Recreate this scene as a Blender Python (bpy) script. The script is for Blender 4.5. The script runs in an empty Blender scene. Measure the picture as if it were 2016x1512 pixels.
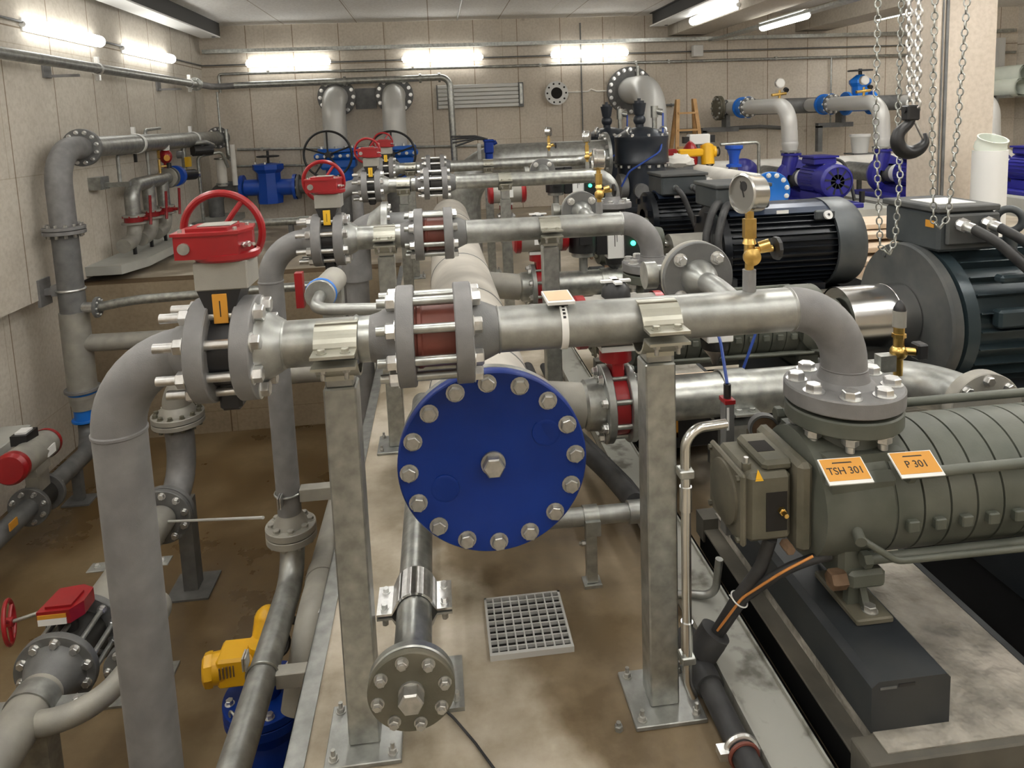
import bpy, math, random
from mathutils import Vector as V, Matrix as M
random.seed(7)
C = bpy.context.scene
PI = math.pi
# ---------------------------------------------------------------- camera
FPX, CX, CY = 1396.57, 1008.0, 407.3
YAW, PIT, ROL = math.radians(6.019), math.radians(7.028), math.radians(-2.239)
EYE = V((0, 0, 1.575))
fw = V((math.sin(YAW)*math.cos(PIT), math.cos(YAW)*math.cos(PIT), -math.sin(PIT)))
r0 = V((math.cos(YAW), -math.sin(YAW), 0)); u0 = r0.cross(fw)
RT = math.cos(ROL)*r0 + math.sin(ROL)*u0; UP = -math.sin(ROL)*r0 + math.cos(ROL)*u0
cd = bpy.data.cameras.new('camera'); cam = bpy.data.objects.new('camera', cd); C.collection.objects.link(cam)
cd.sensor_width = 36; cd.lens = FPX*36/2016
cd.shift_x = 0.0; cd.shift_y = -(756-CY)/2016; cd.clip_start = .05
cam.matrix_world = M(((RT.x, UP.x, -fw.x, 0), (RT.y, UP.y, -fw.y, 0), (RT.z, UP.z, -fw.z, EYE.z), (0, 0, 0, 1)))
C.camera = cam
# ---------------------------------------------------------------- world and exposure
w = bpy.data.worlds.new('world'); C.world = w; w.use_nodes = True
w.node_tree.nodes['Background'].inputs[0].default_value = (.9, .93, 1, 1)
w.node_tree.nodes['Background'].inputs[1].default_value = .05
C.view_settings.view_transform = 'Standard'; C.view_settings.look = 'None'
C.view_settings.gamma = 1; C.view_settings.exposure = 1.0
try: C.cycles.max_bounces = 8; C.cycles.diffuse_bounces = 5; C.cycles.sample_clamp_indirect = 6; C.cycles.use_denoising = True
except Exception: pass
LAMP = 4.6            # strength of the tubes in view

# ---------------------------------------------------------------- materials
MATS = {}
def mat(name, col, rough=.5, metal=0., noise=0., nscale=12., col2=None, bump=0., bscale=200., emit=0., spec=.5, thr=(.35, .7), bd=.002):
    m = bpy.data.materials.new(name); m.use_nodes = True; nt = m.node_tree; N = nt.nodes; L = nt.links
    b = N['Principled BSDF']; b.inputs['Base Color'].default_value = (*col, 1)
    b.inputs['Roughness'].default_value = rough; b.inputs['Metallic'].default_value = metal
    b.inputs['Specular IOR Level'].default_value = spec
    if emit:
        b.inputs['Emission Color'].default_value = (*col, 1); b.inputs['Emission Strength'].default_value = emit
    if col2 or bump:
        tc = N.new('ShaderNodeTexCoord')
    if col2:
        nz = N.new('ShaderNodeTexNoise'); nz.inputs['Scale'].default_value = nscale; nz.inputs['Detail'].default_value = 6
        cr = N.new('ShaderNodeValToRGB'); cr.color_ramp.elements[0].position = thr[0]; cr.color_ramp.elements[1].position = thr[1]
        cr.color_ramp.elements[0].color = (*col, 1); cr.color_ramp.elements[1].color = (*col2, 1)
        L.new(tc.outputs['Object'], nz.inputs['Vector']); L.new(nz.outputs['Fac'], cr.inputs['Fac']); L.new(cr.outputs['Color'], b.inputs['Base Color'])
    if bump:
        nb = N.new('ShaderNodeTexNoise'); nb.inputs['Scale'].default_value = bscale; nb.inputs['Detail'].default_value = 3
        bp = N.new('ShaderNodeBump'); bp.inputs['Strength'].default_value = bump; bp.inputs['Distance'].default_value = bd
        L.new(tc.outputs['Object'], nb.inputs['Vector']); L.new(nb.outputs['Fac'], bp.inputs['Height']); L.new(bp.outputs['Normal'], b.inputs['Normal'])
    MATS[name] = m; return m
galv = mat('galvanised', (.26, .265, .25), .4, .75, col2=(.40, .405, .385), nscale=18, bump=.12, bscale=160)
galvb = mat('galvanised_bright', (.29, .298, .28), .34, .85, col2=(.47, .478, .45), nscale=24, bump=.08)
cast = mat('dull_grey_paint', (.17, .167, .166), .62, .25, col2=(.225, .221, .218), nscale=14, bump=.25, bscale=420)
castd = mat('dark_grey_paint', (.12, .122, .12), .55, .25, col2=(.18, .18, .176), nscale=10, bump=.2, bscale=300)
dusty = mat('dusty_grey', (.27, .26, .235), .6, .35, col2=(.36, .345, .30), nscale=8, bump=.2, bscale=260)
zinc = mat('zinc_bolt', (.62, .62, .61), .32, .95, col2=(.78, .78, .77), nscale=60)
boltd = mat('dull_bolt', (.36, .355, .33), .38, .8, col2=(.5, .49, .46), nscale=50)
yzinc = mat('passivated_zinc', (.36, .355, .30), .38, .8, col2=(.45, .44, .385), nscale=12)
steel = mat('stainless', (.62, .62, .60), .22, 1.0, col2=(.70, .70, .68), nscale=5)
polish = mat('polished_steel', (.70, .70, .69), .22, 1.0, col2=(.58, .58, .57), nscale=3)
blue = mat('deep_blue_paint', (.001, .022, .18), .42, 0, col2=(.0015, .028, .22), nscale=5, bump=.08, bscale=300, spec=.3)
vblue = mat('valve_blue', (.009, .07, .43), .32, 0)
gblue = mat('gate_valve_blue', (.012, .12, .52), .35, 0)
lblue = mat('light_blue_paint', (.01, .15, .55), .35, 0)
pblue = mat('pump_navy_blue', (.02, .02, .22), .35, 0)
red = mat('red_paint', (.23, .006, .009), .33, 0, col2=(.29, .009, .012), nscale=6)
dred = mat('brown_red_wafer', (.13, .035, .022), .5, .1, col2=(.19, .05, .035), nscale=10)
yel = mat('yellow_paint', (.68, .37, .006), .38, 0)
org = mat('orange_label', (.55, .25, .025), .5, 0)
ylab = mat('yellow_label', (.72, .43, .02), .5, 0)
blk = mat('black_paint', (.012, .012, .013), .4, 0)
rub = mat('black_rubber', (.02, .02, .021), .55, 0, col2=(.05, .05, .05), nscale=12)
dwaf = mat('dark_wafer', (.035, .033, .03), .45, .2)
brass = mat('brass', (.60, .40, .12), .28, 1.0, col2=(.72, .50, .18), nscale=30)
pgreen = mat('pump_green_grey', (.070, .078, .062), .5, .1, col2=(.118, .122, .10), nscale=7, bump=.12, bscale=220)
pdust = mat('dusty_pump_green', (.075, .072, .05), .6, .05, col2=(.135, .122, .088), nscale=9, bump=.2, bscale=200)
anth = mat('anthracite', (.045, .053, .058), .42, .15, col2=(.075, .083, .086), nscale=5)
anthr = mat('rough_anthracite', (.05, .055, .057), .65, .1, col2=(.09, .09, .085), nscale=6, bump=.1)
mteal = mat('motor_teal_black', (.028, .043, .05), .3, .2)
mtop = mat('motor_blue_black', (.02, .03, .055), .3, .2, col2=(.035, .05, .085), nscale=7)
mblk = mat('motor_black', (.008, .01, .014), .3, .2)
skid = mat('skid_slate', (.014, .018, .023), .5, .1, col2=(.036, .039, .04), nscale=5, bump=.05)
skidd = mat('dusty_skid', (.06, .056, .046), .7, 0, col2=(.12, .108, .085), nscale=6, bump=.1)
sand = mat('dusty_grout', (.17, .157, .132), .88, 0, col2=(.40, .37, .32), nscale=6, bump=1.0, bscale=13, thr=(.38, .62), bd=.045)
white = mat('white_plastic', (.72, .72, .70), .45, 0)
lampw = mat('lamp_housing', (.75, .75, .73), .4, 0)
tubem = mat('lit_tube', (1, .99, .95), .4, 0, emit=LAMP)
tubes = mat('added_fill_tube', (1, .99, .96), .4, 0, emit=LAMP*3.5)  # stronger tube for the added unseen fill lamps
label = mat('paper_label', (.74, .74, .72), .55, 0)
tan = mat('tan_label', (.58, .42, .27), .6, 0)
ink = mat('black_ink', (.01, .01, .01), .6, 0)
navy = mat('tank_navy_black', (.022, .027, .036), .35, .1)
wood = mat('ladder_wood', (.42, .24, .09), .6, 0, col2=(.55, .33, .14), nscale=8)
plank = mat('pale_boards', (.55, .43, .31), .7, 0, col2=(.68, .56, .43), nscale=6)
pvc = mat('pale_green_pipe', (.58, .62, .55), .5, 0, col2=(.66, .70, .62), nscale=4)
sheet = mat('white_sheet', (.62, .60, .55), .7, 0, col2=(.75, .73, .68), nscale=5)
bcable = mat('blue_hose', (.02, .06, .30), .45, 0)
ocable = mat('orange_stripe', (.55, .22, .05), .5, 0)
green = mat('green_led', (.02, .9, .35), .4, 0, emit=6)
gface = mat('gauge_face', (.15, .145, .13), .3, .1)
dlight = mat('pale_dusty_coat', (.40, .375, .33), .6, .15, col2=(.52, .49, .43), nscale=5, bump=.15, bscale=200)
beamd = mat('beam_dark_paint', (.045, .045, .045), .6, 0)
slot = mat('deep_shadow_black', (.004, .004, .004), .9, 0, spec=.1)  # near-black colour standing in for shade at the skid gap and opening
hole = mat('dark_opening', (.012, .01, .008), .9, 0)
radm = mat('radiator_grey', (.52, .52, .50), .4, .2)
shelfm = mat('shelf_concrete', (.34, .34, .31), .85, 0, col2=(.42, .42, .38), nscale=3, bump=.2, bscale=60)
cage = mat('rusty_brown', (.10, .058, .03), .75, .1, col2=(.16, .10, .06), nscale=30)

def concrete(name, base, dark, axis, bw=1.25, bh=2.6, off=0.0, mort=.009, stain=.5):
    """formwork-cast concrete: panel joints, tie holes and stains"""
    m = bpy.data.materials.new(name); m.use_nodes = True; nt = m.node_tree; N = nt.nodes; L = nt.links; b = N['Principled BSDF']
    b.inputs['Roughness'].default_value = .85; b.inputs['Specular IOR Level'].default_value = .25
    tc = N.new('ShaderNodeTexCoord'); sp = N.new('ShaderNodeSeparateXYZ'); cb = N.new('ShaderNodeCombineXYZ')
    L.new(tc.outputs['Object'], sp.inputs[0])
    a = {'x': ('Y', 'Z'), 'y': ('X', 'Z'), 'z': ('X', 'Y')}[axis]
    L.new(sp.outputs[a[0]], cb.inputs['X']); L.new(sp.outputs[a[1]], cb.inputs['Y'])
    br = N.new('ShaderNodeTexBrick'); br.offset = off; br.squash = 1
    br.inputs['Scale'].default_value = 1; br.inputs['Brick Width'].default_value = bw; br.inputs['Row Height'].default_value = bh
    br.inputs['Mortar Size'].default_value = mort; br.inputs['Mortar Smooth'].default_value = .4; br.inputs['Bias'].default_value = 0
    br.inputs['Color1'].default_value = (.96, .96, .96, 1); br.inputs['Color2'].default_value = (1, 1, 1, 1); br.inputs['Mortar'].default_value = (.46, .40, .33, 1)
    L.new(cb.outputs[0], br.inputs['Vector'])
    n1 = N.new('ShaderNodeTexNoise'); n1.inputs['Scale'].default_value = 1.1; n1.inputs['Detail'].default_value = 7; n1.inputs['Roughness'].default_value = .65
    L.new(tc.outputs['Object'], n1.inputs['Vector'])
    cr = N.new('ShaderNodeValToRGB'); cr.color_ramp.elements[0].position = .3; cr.color_ramp.elements[1].position = .72
    cr.color_ramp.elements[0].color = (*dark, 1); cr.color_ramp.elements[1].color = (*base, 1); L.new(n1.outputs['Fac'], cr.inputs['Fac'])
    mx = N.new('ShaderNodeMix'); mx.data_type = 'RGBA'; mx.blend_type = 'MULTIPLY'; mx.inputs[0].default_value = 1
    L.new(cr.outputs['Color'], mx.inputs[6]); L.new(br.outputs['Color'], mx.inputs[7])
    b2 = N.new('ShaderNodeTexBrick'); b2.offset = .37; b2.squash = 1
    b2.inputs['Scale'].default_value = 1; b2.inputs['Brick Width'].default_value = bw*2.63; b2.inputs['Row Height'].default_value = bh*.47
    b2.inputs['Mortar Size'].default_value = mort*.8; b2.inputs['Mortar Smooth'].default_value = .5; b2.inputs['Bias'].default_value = 0
    b2.inputs['Color1'].default_value = (.97, .965, .955, 1); b2.inputs['Color2'].default_value = (1, 1, 1, 1); b2.inputs['Mortar'].default_value = (.82, .79, .74, 1)
    L.new(cb.outputs[0], b2.inputs['Vector'])
    m0 = N.new('ShaderNodeMix'); m0.data_type = 'RGBA'; m0.blend_type = 'MULTIPLY'; m0.inputs[0].default_value = 1
    L.new(mx.outputs[2], m0.inputs[6]); L.new(b2.outputs['Color'], m0.inputs[7]); mx = m0
    n3 = N.new('ShaderNodeTexNoise'); n3.inputs['Scale'].default_value = 26; n3.inputs['Detail'].default_value = 5; L.new(tc.outputs['Object'], n3.inputs['Vector'])
    c3 = N.new('ShaderNodeValToRGB'); c3.color_ramp.elements[0].position = .3; c3.color_ramp.elements[1].position = .6
    c3.color_ramp.elements[0].color = (.86, .85, .83, 1); c3.color_ramp.elements[1].color = (1, 1, 1, 1); L.new(n3.outputs['Fac'], c3.inputs['Fac'])
    m3 = N.new('ShaderNodeMix'); m3.data_type = 'RGBA'; m3.blend_type = 'MULTIPLY'; m3.inputs[0].default_value = 1
    L.new(mx.outputs[2], m3.inputs[6]); L.new(c3.outputs['Color'], m3.inputs[7]); mx = m3
    vo = N.new('ShaderNodeTexVoronoi'); vo.inputs['Scale'].default_value = 1.9; L.new(tc.outputs['Object'], vo.inputs['Vector'])
    c2 = N.new('ShaderNodeValToRGB'); c2.color_ramp.elements[0].position = .03; c2.color_ramp.elements[1].position = .075
    c2.color_ramp.elements[0].color = (.5, .46, .4, 1); c2.color_ramp.elements[1].color = (1, 1, 1, 1); L.new(vo.outputs['Distance'], c2.inputs['Fac'])
    m2 = N.new('ShaderNodeMix'); m2.data_type = 'RGBA'; m2.blend_type = 'MULTIPLY'; m2.inputs[0].default_value = stain
    L.new(mx.outputs[2], m2.inputs[6]); L.new(c2.outputs['Color'], m2.inputs[7]); L.new(m2.outputs[2], b.inputs['Base Color'])
    nb = N.new('ShaderNodeTexNoise'); nb.inputs['Scale'].default_value = 40; L.new(tc.outputs['Object'], nb.inputs['Vector'])
    bp = N.new('ShaderNodeBump'); bp.inputs['Strength'].default_value = .25; bp.inputs['Distance'].default_value = .004
    L.new(nb.outputs['Fac'], bp.inputs['Height']); L.new(bp.outputs['Normal'], b.inputs['Normal'])
    return m
wallm = concrete('wall_concrete', (.66, .615, .54), (.53, .485, .415), 'x', bw=.86)
wallb = concrete('back_wall_concrete', (.72, .655, .565), (.58, .52, .44), 'y', bw=.76, bh=2.63)
ceilm = concrete('ceiling_panels', (.88, .865, .84), (.80, .785, .76), 'z', bw=1.2, bh=5, stain=.1)
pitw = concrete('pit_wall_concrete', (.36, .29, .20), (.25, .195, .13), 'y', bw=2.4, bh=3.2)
beamc = concrete('beam_concrete', (.60, .55, .475), (.52, .475, .40), 'x', bw=6, bh=4)
colc = concrete('column_concrete', (.62, .55, .47), (.57, .505, .43), 'y', bw=6, bh=9, stain=0)
def floor_mat(name, cols, rough, scale=1.6, wet=None):
    m = bpy.data.materials.new(name); m.use_nodes = True; nt = m.node_tree; N = nt.nodes; L = nt.links; b = N['Principled BSDF']
    tc = N.new('ShaderNodeTexCoord'); n1 = N.new('ShaderNodeTexNoise'); n1.inputs['Scale'].default_value = scale; n1.inputs['Detail'].default_value = 9; n1.inputs['Roughness'].default_value = .62
    L.new(tc.outputs['Object'], n1.inputs['Vector'])
    cr = N.new('ShaderNodeValToRGB'); e = cr.color_ramp.elements
    e[0].position = .40; e[0].color = (*cols[0], 1); e[1].position = .62; e[1].color = (*cols[2], 1)
    k = e.new(.5); k.color = (*cols[1], 1); L.new(n1.outputs['Fac'], cr.inputs['Fac']); L.new(cr.outputs['Color'], b.inputs['Base Color'])
    b.inputs['Roughness'].default_value = rough
    if wet:
        r2 = N.new('ShaderNodeMapRange'); r2.inputs[1].default_value = .42; r2.inputs[2].default_value = .55; r2.inputs[3].default_value = wet; r2.inputs[4].default_value = rough
        L.new(n1.outputs['Fac'], r2.inputs[0]); L.new(r2.outputs[0], b.inputs['Roughness'])
    nb = N.new('ShaderNodeTexNoise'); nb.inputs['Scale'].default_value = 90; L.new(tc.outputs['Object'], nb.inputs['Vector'])
    bp = N.new('ShaderNodeBump'); bp.inputs['Strength'].default_value = .15; bp.inputs['Distance'].default_value = .002
    L.new(nb.outputs['Fac'], bp.inputs['Height']); L.new(bp.outputs['Normal'], b.inputs['Normal'])
    return m
floorm = floor_mat('walkway_concrete', ((.22, .18, .125), (.35, .30, .225), (.48, .43, .35)), .7, 1.9, .35)
def damp_stain(m):
    """brown damp stain with a ragged edge on the pump side of the walkway"""
    nt = m.node_tree; N = nt.nodes; L = nt.links; b = N['Principled BSDF']; src = b.inputs['Base Color'].links[0].from_socket
    tc = N.new('ShaderNodeTexCoord'); sp = N.new('ShaderNodeSeparateXYZ'); L.new(tc.outputs['Object'], sp.inputs[0])
    nz = N.new('ShaderNodeTexNoise'); nz.inputs['Scale'].default_value = 2.6; nz.inputs['Detail'].default_value = 8; L.new(tc.outputs['Object'], nz.inputs['Vector'])
    def mth(op, a, c, k=None):
        n = N.new('ShaderNodeMath'); n.operation = op
        for i, v in enumerate((a, c, k)):
            if v is None: continue
            if isinstance(v, (int, float)): n.inputs[i].default_value = v
            else: L.new(v, n.inputs[i])
        return n.outputs[0]
    s = mth('MULTIPLY_ADD', sp.outputs['Y'], .30, sp.outputs['X']); s = mth('MULTIPLY_ADD', nz.outputs['Fac'], .7, s)
    r = N.new('ShaderNodeMapRange'); r.inputs[1].default_value = 1.03; r.inputs[2].default_value = 1.13; L.new(s, r.inputs[0])
    r2 = N.new('ShaderNodeMapRange'); r2.inputs[1].default_value = 1.2; r2.inputs[2].default_value = 1.0; L.new(sp.outputs['X'], r2.inputs[0])
    r3 = N.new('ShaderNodeMapRange'); r3.inputs[1].default_value = 3.6; r3.inputs[2].default_value = 2.8; L.new(sp.outputs['Y'], r3.inputs[0])
    f = mth('MULTIPLY', mth('MULTIPLY', r.outputs[0], r2.outputs[0]), r3.outputs[0])
    mx = N.new('ShaderNodeMix'); mx.data_type = 'RGBA'; mx.blend_type = 'MULTIPLY'; L.new(f, mx.inputs[0]); L.new(src, mx.inputs[6]); mx.inputs[7].default_value = (.50, .43, .33, 1); L.new(mx.outputs[2], b.inputs['Base Color'])
damp_stain(floorm)
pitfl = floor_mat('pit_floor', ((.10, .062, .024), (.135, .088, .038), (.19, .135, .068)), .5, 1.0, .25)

# ---------------------------------------------------------------- mesh helpers
def frame(ax, hint=None):
    z = V(ax).normalized(); h = V(hint) if hint else (V((0, 0, 1)) if abs(z.z) < .9 else V((1, 0, 0)))
    x = h.cross(z)
    if x.length < 1e-5: x = V((1, 0, 0)).cross(z)
    x.normalize(); return x, z.cross(x), z
class MB:
    def __init__(s): s.v = []; s.f = []; s.mi = []; s.ms = []; s.k = 0
    def m(s, mt):
        if mt not in s.ms: s.ms.append(mt)
        s.k = s.ms.index(mt); return s
    def add(s, vs, fs):
        o = len(s.v); s.v += [V(p) for p in vs]
        for f in fs: s.f.append([i+o for i in f]); s.mi.append(s.k)
        return s
    def box(s, a, b, R=None, bev=0):
        a = V(a); b = V(b); c = (a+b)/2; h = (b-a)/2; h = V((abs(h.x), abs(h.y), abs(h.z)))
        if bev and min(h) > bev*1.2:
            vs = []; 
            for sx in (-1, 1):
                for sy in (-1, 1):
                    for sz in (-1, 1):
                        for ax in range(3):
                            p = [sx*(h.x-bev), sy*(h.y-bev), sz*(h.z-bev)]; p[ax] += (sx, sy, sz)[ax]*bev; vs.append(V(p))
            def ix(sx, sy, sz, ax): return (((sx > 0)*4+(sy > 0)*2+(sz > 0))*3+ax)
            fs = []
            for ax in range(3):
                o1, o2 = [(1, 2), (2, 0), (0, 1)][ax]
                for sg in (-1, 1):
                    q = []
                    for e1, e2 in ((-1, -1), (1, -1), (1, 1), (-1, 1)):
                        t = [0, 0, 0]; t[ax] = sg; t[o1] = e1; t[o2] = e2; q.append(ix(*t, ax))
                    fs.append(q if sg > 0 else q[::-1])
            for ax in range(3):   # edges parallel to ax
                o1, o2 = [(1, 2), (2, 0), (0, 1)][ax]
                for e1 in (-1, 1):
                    for e2 in (-1, 1):
                        t0 = [0, 0, 0]; t1 = [0, 0, 0]; t0[ax] = -1; t1[ax] = 1
                        for t in (t0, t1): t[o1] = e1; t[o2] = e2
                        q = [ix(*t0, o1), ix(*t1, o1), ix(*t1, o2), ix(*t0, o2)]
                        fs.append(q if e1*e2 < 0 else q[::-1])
            for sx in (-1, 1):
                for sy in (-1, 1):
                    for sz in (-1, 1):
                        q = [ix(sx, sy, sz, 0), ix(sx, sy, sz, 1), ix(sx, sy, sz, 2)]
                        fs.append(q if sx*sy*sz > 0 else q[::-1])
        else:
            vs = [V((sx*h.x, sy*h.y, sz*h.z)) for sx in (-1, 1) for sy in (-1, 1) for sz in (-1, 1)]
            fs = [(0, 1, 3, 2), (4, 6, 7, 5), (0, 4, 5, 1), (2, 3, 7, 6), (0, 2, 6, 4), (1, 5, 7, 3)]
        if R: vs = [R @ p for p in vs]
        return s.add([p+c for p in vs], fs)
    def lathe(s, p, ax, prof, n=32, a0=0, a1=2*PI, hint=None):
        x, y, z = frame(ax, hint); p = V(p); full = abs(a1-a0-2*PI) < 1e-6; k = n if full else n+1; vs = []
        for t, r in prof:
            for i in range(k):
                a = a0+(a1-a0)*i/n; vs.append(p+z*t+(x*math.cos(a)+y*math.sin(a))*r)
        fs = []
        for j in range(len(prof)-1):
            for i in range(n if full else n):
                i2 = (i+1) % k; q = [j*k+i, j*k+i2, (j+1)*k+i2, (j+1)*k+i]
                fs.append(q)
        o = len(s.v); s.add(vs, fs)
        return s
    def disc(s, p, ax, r, t, n=40, bev=.003, r0=0):
        bev = min(bev, t/3)
        return s.lathe(p, ax, [(0, r0), (0, r-bev), (bev, r), (t-bev, r), (t, r-bev), (t, r0)] + ([(0, r0)] if r0 else []), n)
    def cyl(s, p0, p1, r, r1=None, n=24, cap=True):
        p0 = V(p0); p1 = V(p1); L = (p1-p0).length; r1 = r if r1 is None else r1
        pr = [(0, r), (L, r1)]
        if cap: pr = [(0, 0)]+pr+[(L, 0)]
        return s.lathe(p0, p1-p0, pr, n)
    def hexa(s, p, ax, r, h, ch=.12):
        return s.lathe(p, ax, [(0, 0), (0, r), (h*(1-ch), r), (h, r*.86), (h, 0)], 6)
    def path(s, pts, bend):
        pts = [V(p) for p in pts]; out = [pts[0]]
        for i in range(1, len(pts)-1):
            a, b, c = pts[i-1], pts[i], pts[i+1]; d1 = (b-a).normalized(); d2 = (c-b).normalized(); ang = d1.angle(d2)
            if ang < .02: out.append(b); continue
            R = bend[i-1] if isinstance(bend, (list, tuple)) else bend
            t = min(R*math.tan(ang/2), (b-a).length*.999, (c-b).length*.999); R = t/math.tan(ang/2)
            nrm = (d2-d1*d1.dot(d2)).normalized(); ctr = b-d1*t+nrm*R; k = max(3, int(ang/.13))
            for j in range(k+1):
                th = ang*j/k; out.append(ctr-nrm*R*math.cos(th)+d1*R*math.sin(th))
        out.append(pts[-1]); return out
    def tube(s, pts, r, bend=.1, n=24, cap=True, inner=0):
        P = s.path(pts, bend); k = len(P); T = []
        for i in range(k):
            d = (P[min(i+1, k-1)]-P[max(i-1, 0)])
            T.append(d.normalized())
        x, y, z = frame(T[0]); vs = []
        for i in range(k):
            x = (x-T[i]*x.dot(T[i])).normalized(); y = T[i].cross(x); ri = r[i] if isinstance(r, list) else r
            for j in range(n):
                a = 2*PI*j/n; vs.append(P[i]+(x*math.cos(a)+y*math.sin(a))*ri)
        fs = [[i*n+j, i*n+(j+1) % n, (i+1)*n+(j+1) % n, (i+1)*n+j] for i in range(k-1) for j in range(n)]
        if cap: fs += [list(range(n))[::-1], [(k-1)*n+j for j in range(n)]]
        return s.add(vs, fs)
    def torus(s, c, ax, R, r, n=40, k=12, a0=0, a1=2*PI, hint=None):
        x, y, z = frame(ax, hint); c = V(c); full = abs(a1-a0-2*PI) < 1e-6; nn = n if full else n+1; vs = []
        for i in range(nn):
            a = a0+(a1-a0)*i/n; d = x*math.cos(a)+y*math.sin(a)
            for j in range(k):
                b = 2*PI*j/k; vs.append(c+d*(R+r*math.cos(b))+z*r*math.sin(b))
        fs = []
        for i in range(n):
            i2 = (i+1) % nn
            for j in range(k): fs.append([i*k+j, i2*k+j, i2*k+(j+1) % k, i*k+(j+1) % k])
        if not full: fs += [list(range(k)), [(nn-1)*k+j for j in range(k)][::-1]]
        return s.add(vs, fs)
    def ball(s, c, r, sc=(1, 1, 1), n=20, k=12):
        vs = [V(c)+V((r*sc[0]*math.sin(PI*j/k)*math.cos(2*PI*i/n), r*sc[1]*math.sin(PI*j/k)*math.sin(2*PI*i/n), r*sc[2]*math.cos(PI*j/k))) for j in range(k+1) for i in range(n)]
        fs = [[j*n+i, (j+1)*n+i, (j+1)*n+(i+1) % n, j*n+(i+1) % n] for j in range(k) for i in range(n)]
        return s.add(vs, fs)
    def prism(s, poly, o, ux, uy, d):
        """poly in the plane (o, ux, uy), pushed along the vector d"""
        o = V(o); ux = V(ux); uy = V(uy); d = V(d); n = len(poly)
        vs = [o+ux*a+uy*b for a, b in poly]+[o+ux*a+uy*b+d for a, b in poly]
        fs = [list(range(n))[::-1], [n+i for i in range(n)]]+[[i, (i+1) % n, n+(i+1) % n, n+i] for i in range(n)]
        return s.add(vs, fs)
    def build(s, name, mt=None, parent=None, sharp=32, at=None):
        me = bpy.data.meshes.new(name)
        off = V((0, 0, 0)) if parent is None else wloc(parent)
        org = V(at) if at is not None else off
        me.from_pydata([tuple(p-org) for p in s.v], [], s.f)
        ms = s.ms if s.ms else [mt]
        for x in ms: me.materials.append(x)
        if len(ms) > 1: me.polygons.foreach_set('material_index', s.mi)
        import bmesh
        bm = bmesh.new(); bm.from_mesh(me)
        bmesh.ops.remove_doubles(bm, verts=bm.verts, dist=1e-5); bmesh.ops.recalc_face_normals(bm, faces=bm.faces); bm.to_mesh(me); bm.free()
        me.polygons.foreach_set('use_smooth', [True]*len(me.polygons))
        try: me.set_sharp_from_angle(angle=math.radians(sharp))
        except Exception: pass
        o = bpy.data.objects.new(name, me); C.collection.objects.link(o)
        if parent is not None: o.parent = parent
        o.location = org-off
        return o
def wloc(o):
    p = V((0, 0, 0))
    while o is not None: p = p+o.location; o = o.parent
    return p
def tag(o, label, cat, group=None, kind=None):
    if label: o['label'] = label
    if cat: o['category'] = cat
    if group: o['group'] = group
    if kind: o['kind'] = kind
    return o
def thing(name, label, cat, loc=(0, 0, 0), group=None):
    o = bpy.data.objects.new(name, None); C.collection.objects.link(o); o.location = loc; o.empty_display_size = .1
    return tag(o, label, cat, group)
def structure(name, mb, mt=None):
    o = mb.build(name, mt); o['kind'] = 'structure'; return o
def copy_tree(o, parent=None, off=None, label=None):
    c = o.copy(); C.collection.objects.link(c); c.parent = parent
    if off is not None: c.location = o.location+V(off)
    if label: c['label'] = label
    for ch in list(o.children): copy_tree(ch, c)
    return c
def setmat(o, old, new):
    for sl in o.material_slots:
        if sl.material == old: sl.link = 'OBJECT'; sl.material = new
    for ch in o.children: setmat(ch, old, new)
BM = {}
def bolts(parent, c, ax, R, n, r=.012, h=.016, mt=None, phase=0., name='bolt', back=None, washer=True, shank=.0, hint=None, skip=()):
    """hex bolts on a circle, one linked object each; back=(distance) adds the nuts behind as well"""
    mt = mt or zinc; x, y, z = frame(ax, hint); c = V(c); key = (round(r, 4), round(h, 4), mt.name, washer, round(shank, 4)); off = wloc(parent); out = []
    if key not in BM:
        b = MB().m(mt)
        if washer: b.cyl((0, 0, 0), (0, 0, .0025), r*1.25, n=16)
        b.hexa((0, 0, .002 if washer else 0), (0, 0, 1), r, h)
        if shank: b.cyl((0, 0, h), (0, 0, h+shank), r*.56, n=12)
        o = b.build(name, mt); BM[key] = o.data; bpy.data.objects.remove(o)
    for i in range(n):
        if i in skip: continue
        a = phase+2*PI*i/n; p = c+(x*math.cos(a)+y*math.sin(a))*R
        o = bpy.data.objects.new(name, BM[key]); C.collection.objects.link(o); o.parent = parent
        sp = random.random()*1.0
        X = x*math.cos(sp)+y*math.sin(sp); Y = z.cross(X)
        m = M(((X.x, Y.x, z.x), (X.y, Y.y, z.y), (X.z, Y.z, z.z)))
        o.rotation_mode = 'XYZ'; o.rotation_euler = m.to_euler(); o.location = p-off; out.append(o)
    return out
def bolts_in(mb, c, ax, R, n, r, h, mt, phase=0):
    """small bolts that stay in the flange mesh (far things)"""
    x, y, z = frame(ax); mb.m(mt)
    for i in range(n):
        a = phase+2*PI*i/n; mb.hexa(V(c)+(x*math.cos(a)+y*math.sin(a))*R, z, r, h)
    return mb
def at(px, py, X=None, Y=None, Z=None):
    """the point of the room that stands at this place of the photograph, on the plane X, Y or Z = const"""
    d = (px-CX)/FPX*RT-(py-CY)/FPX*UP+fw
    t = X/d.x if X is not None else (Y/d.y if Y is not None else (Z-EYE.z)/d.z)
    return EYE+d*t
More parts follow.
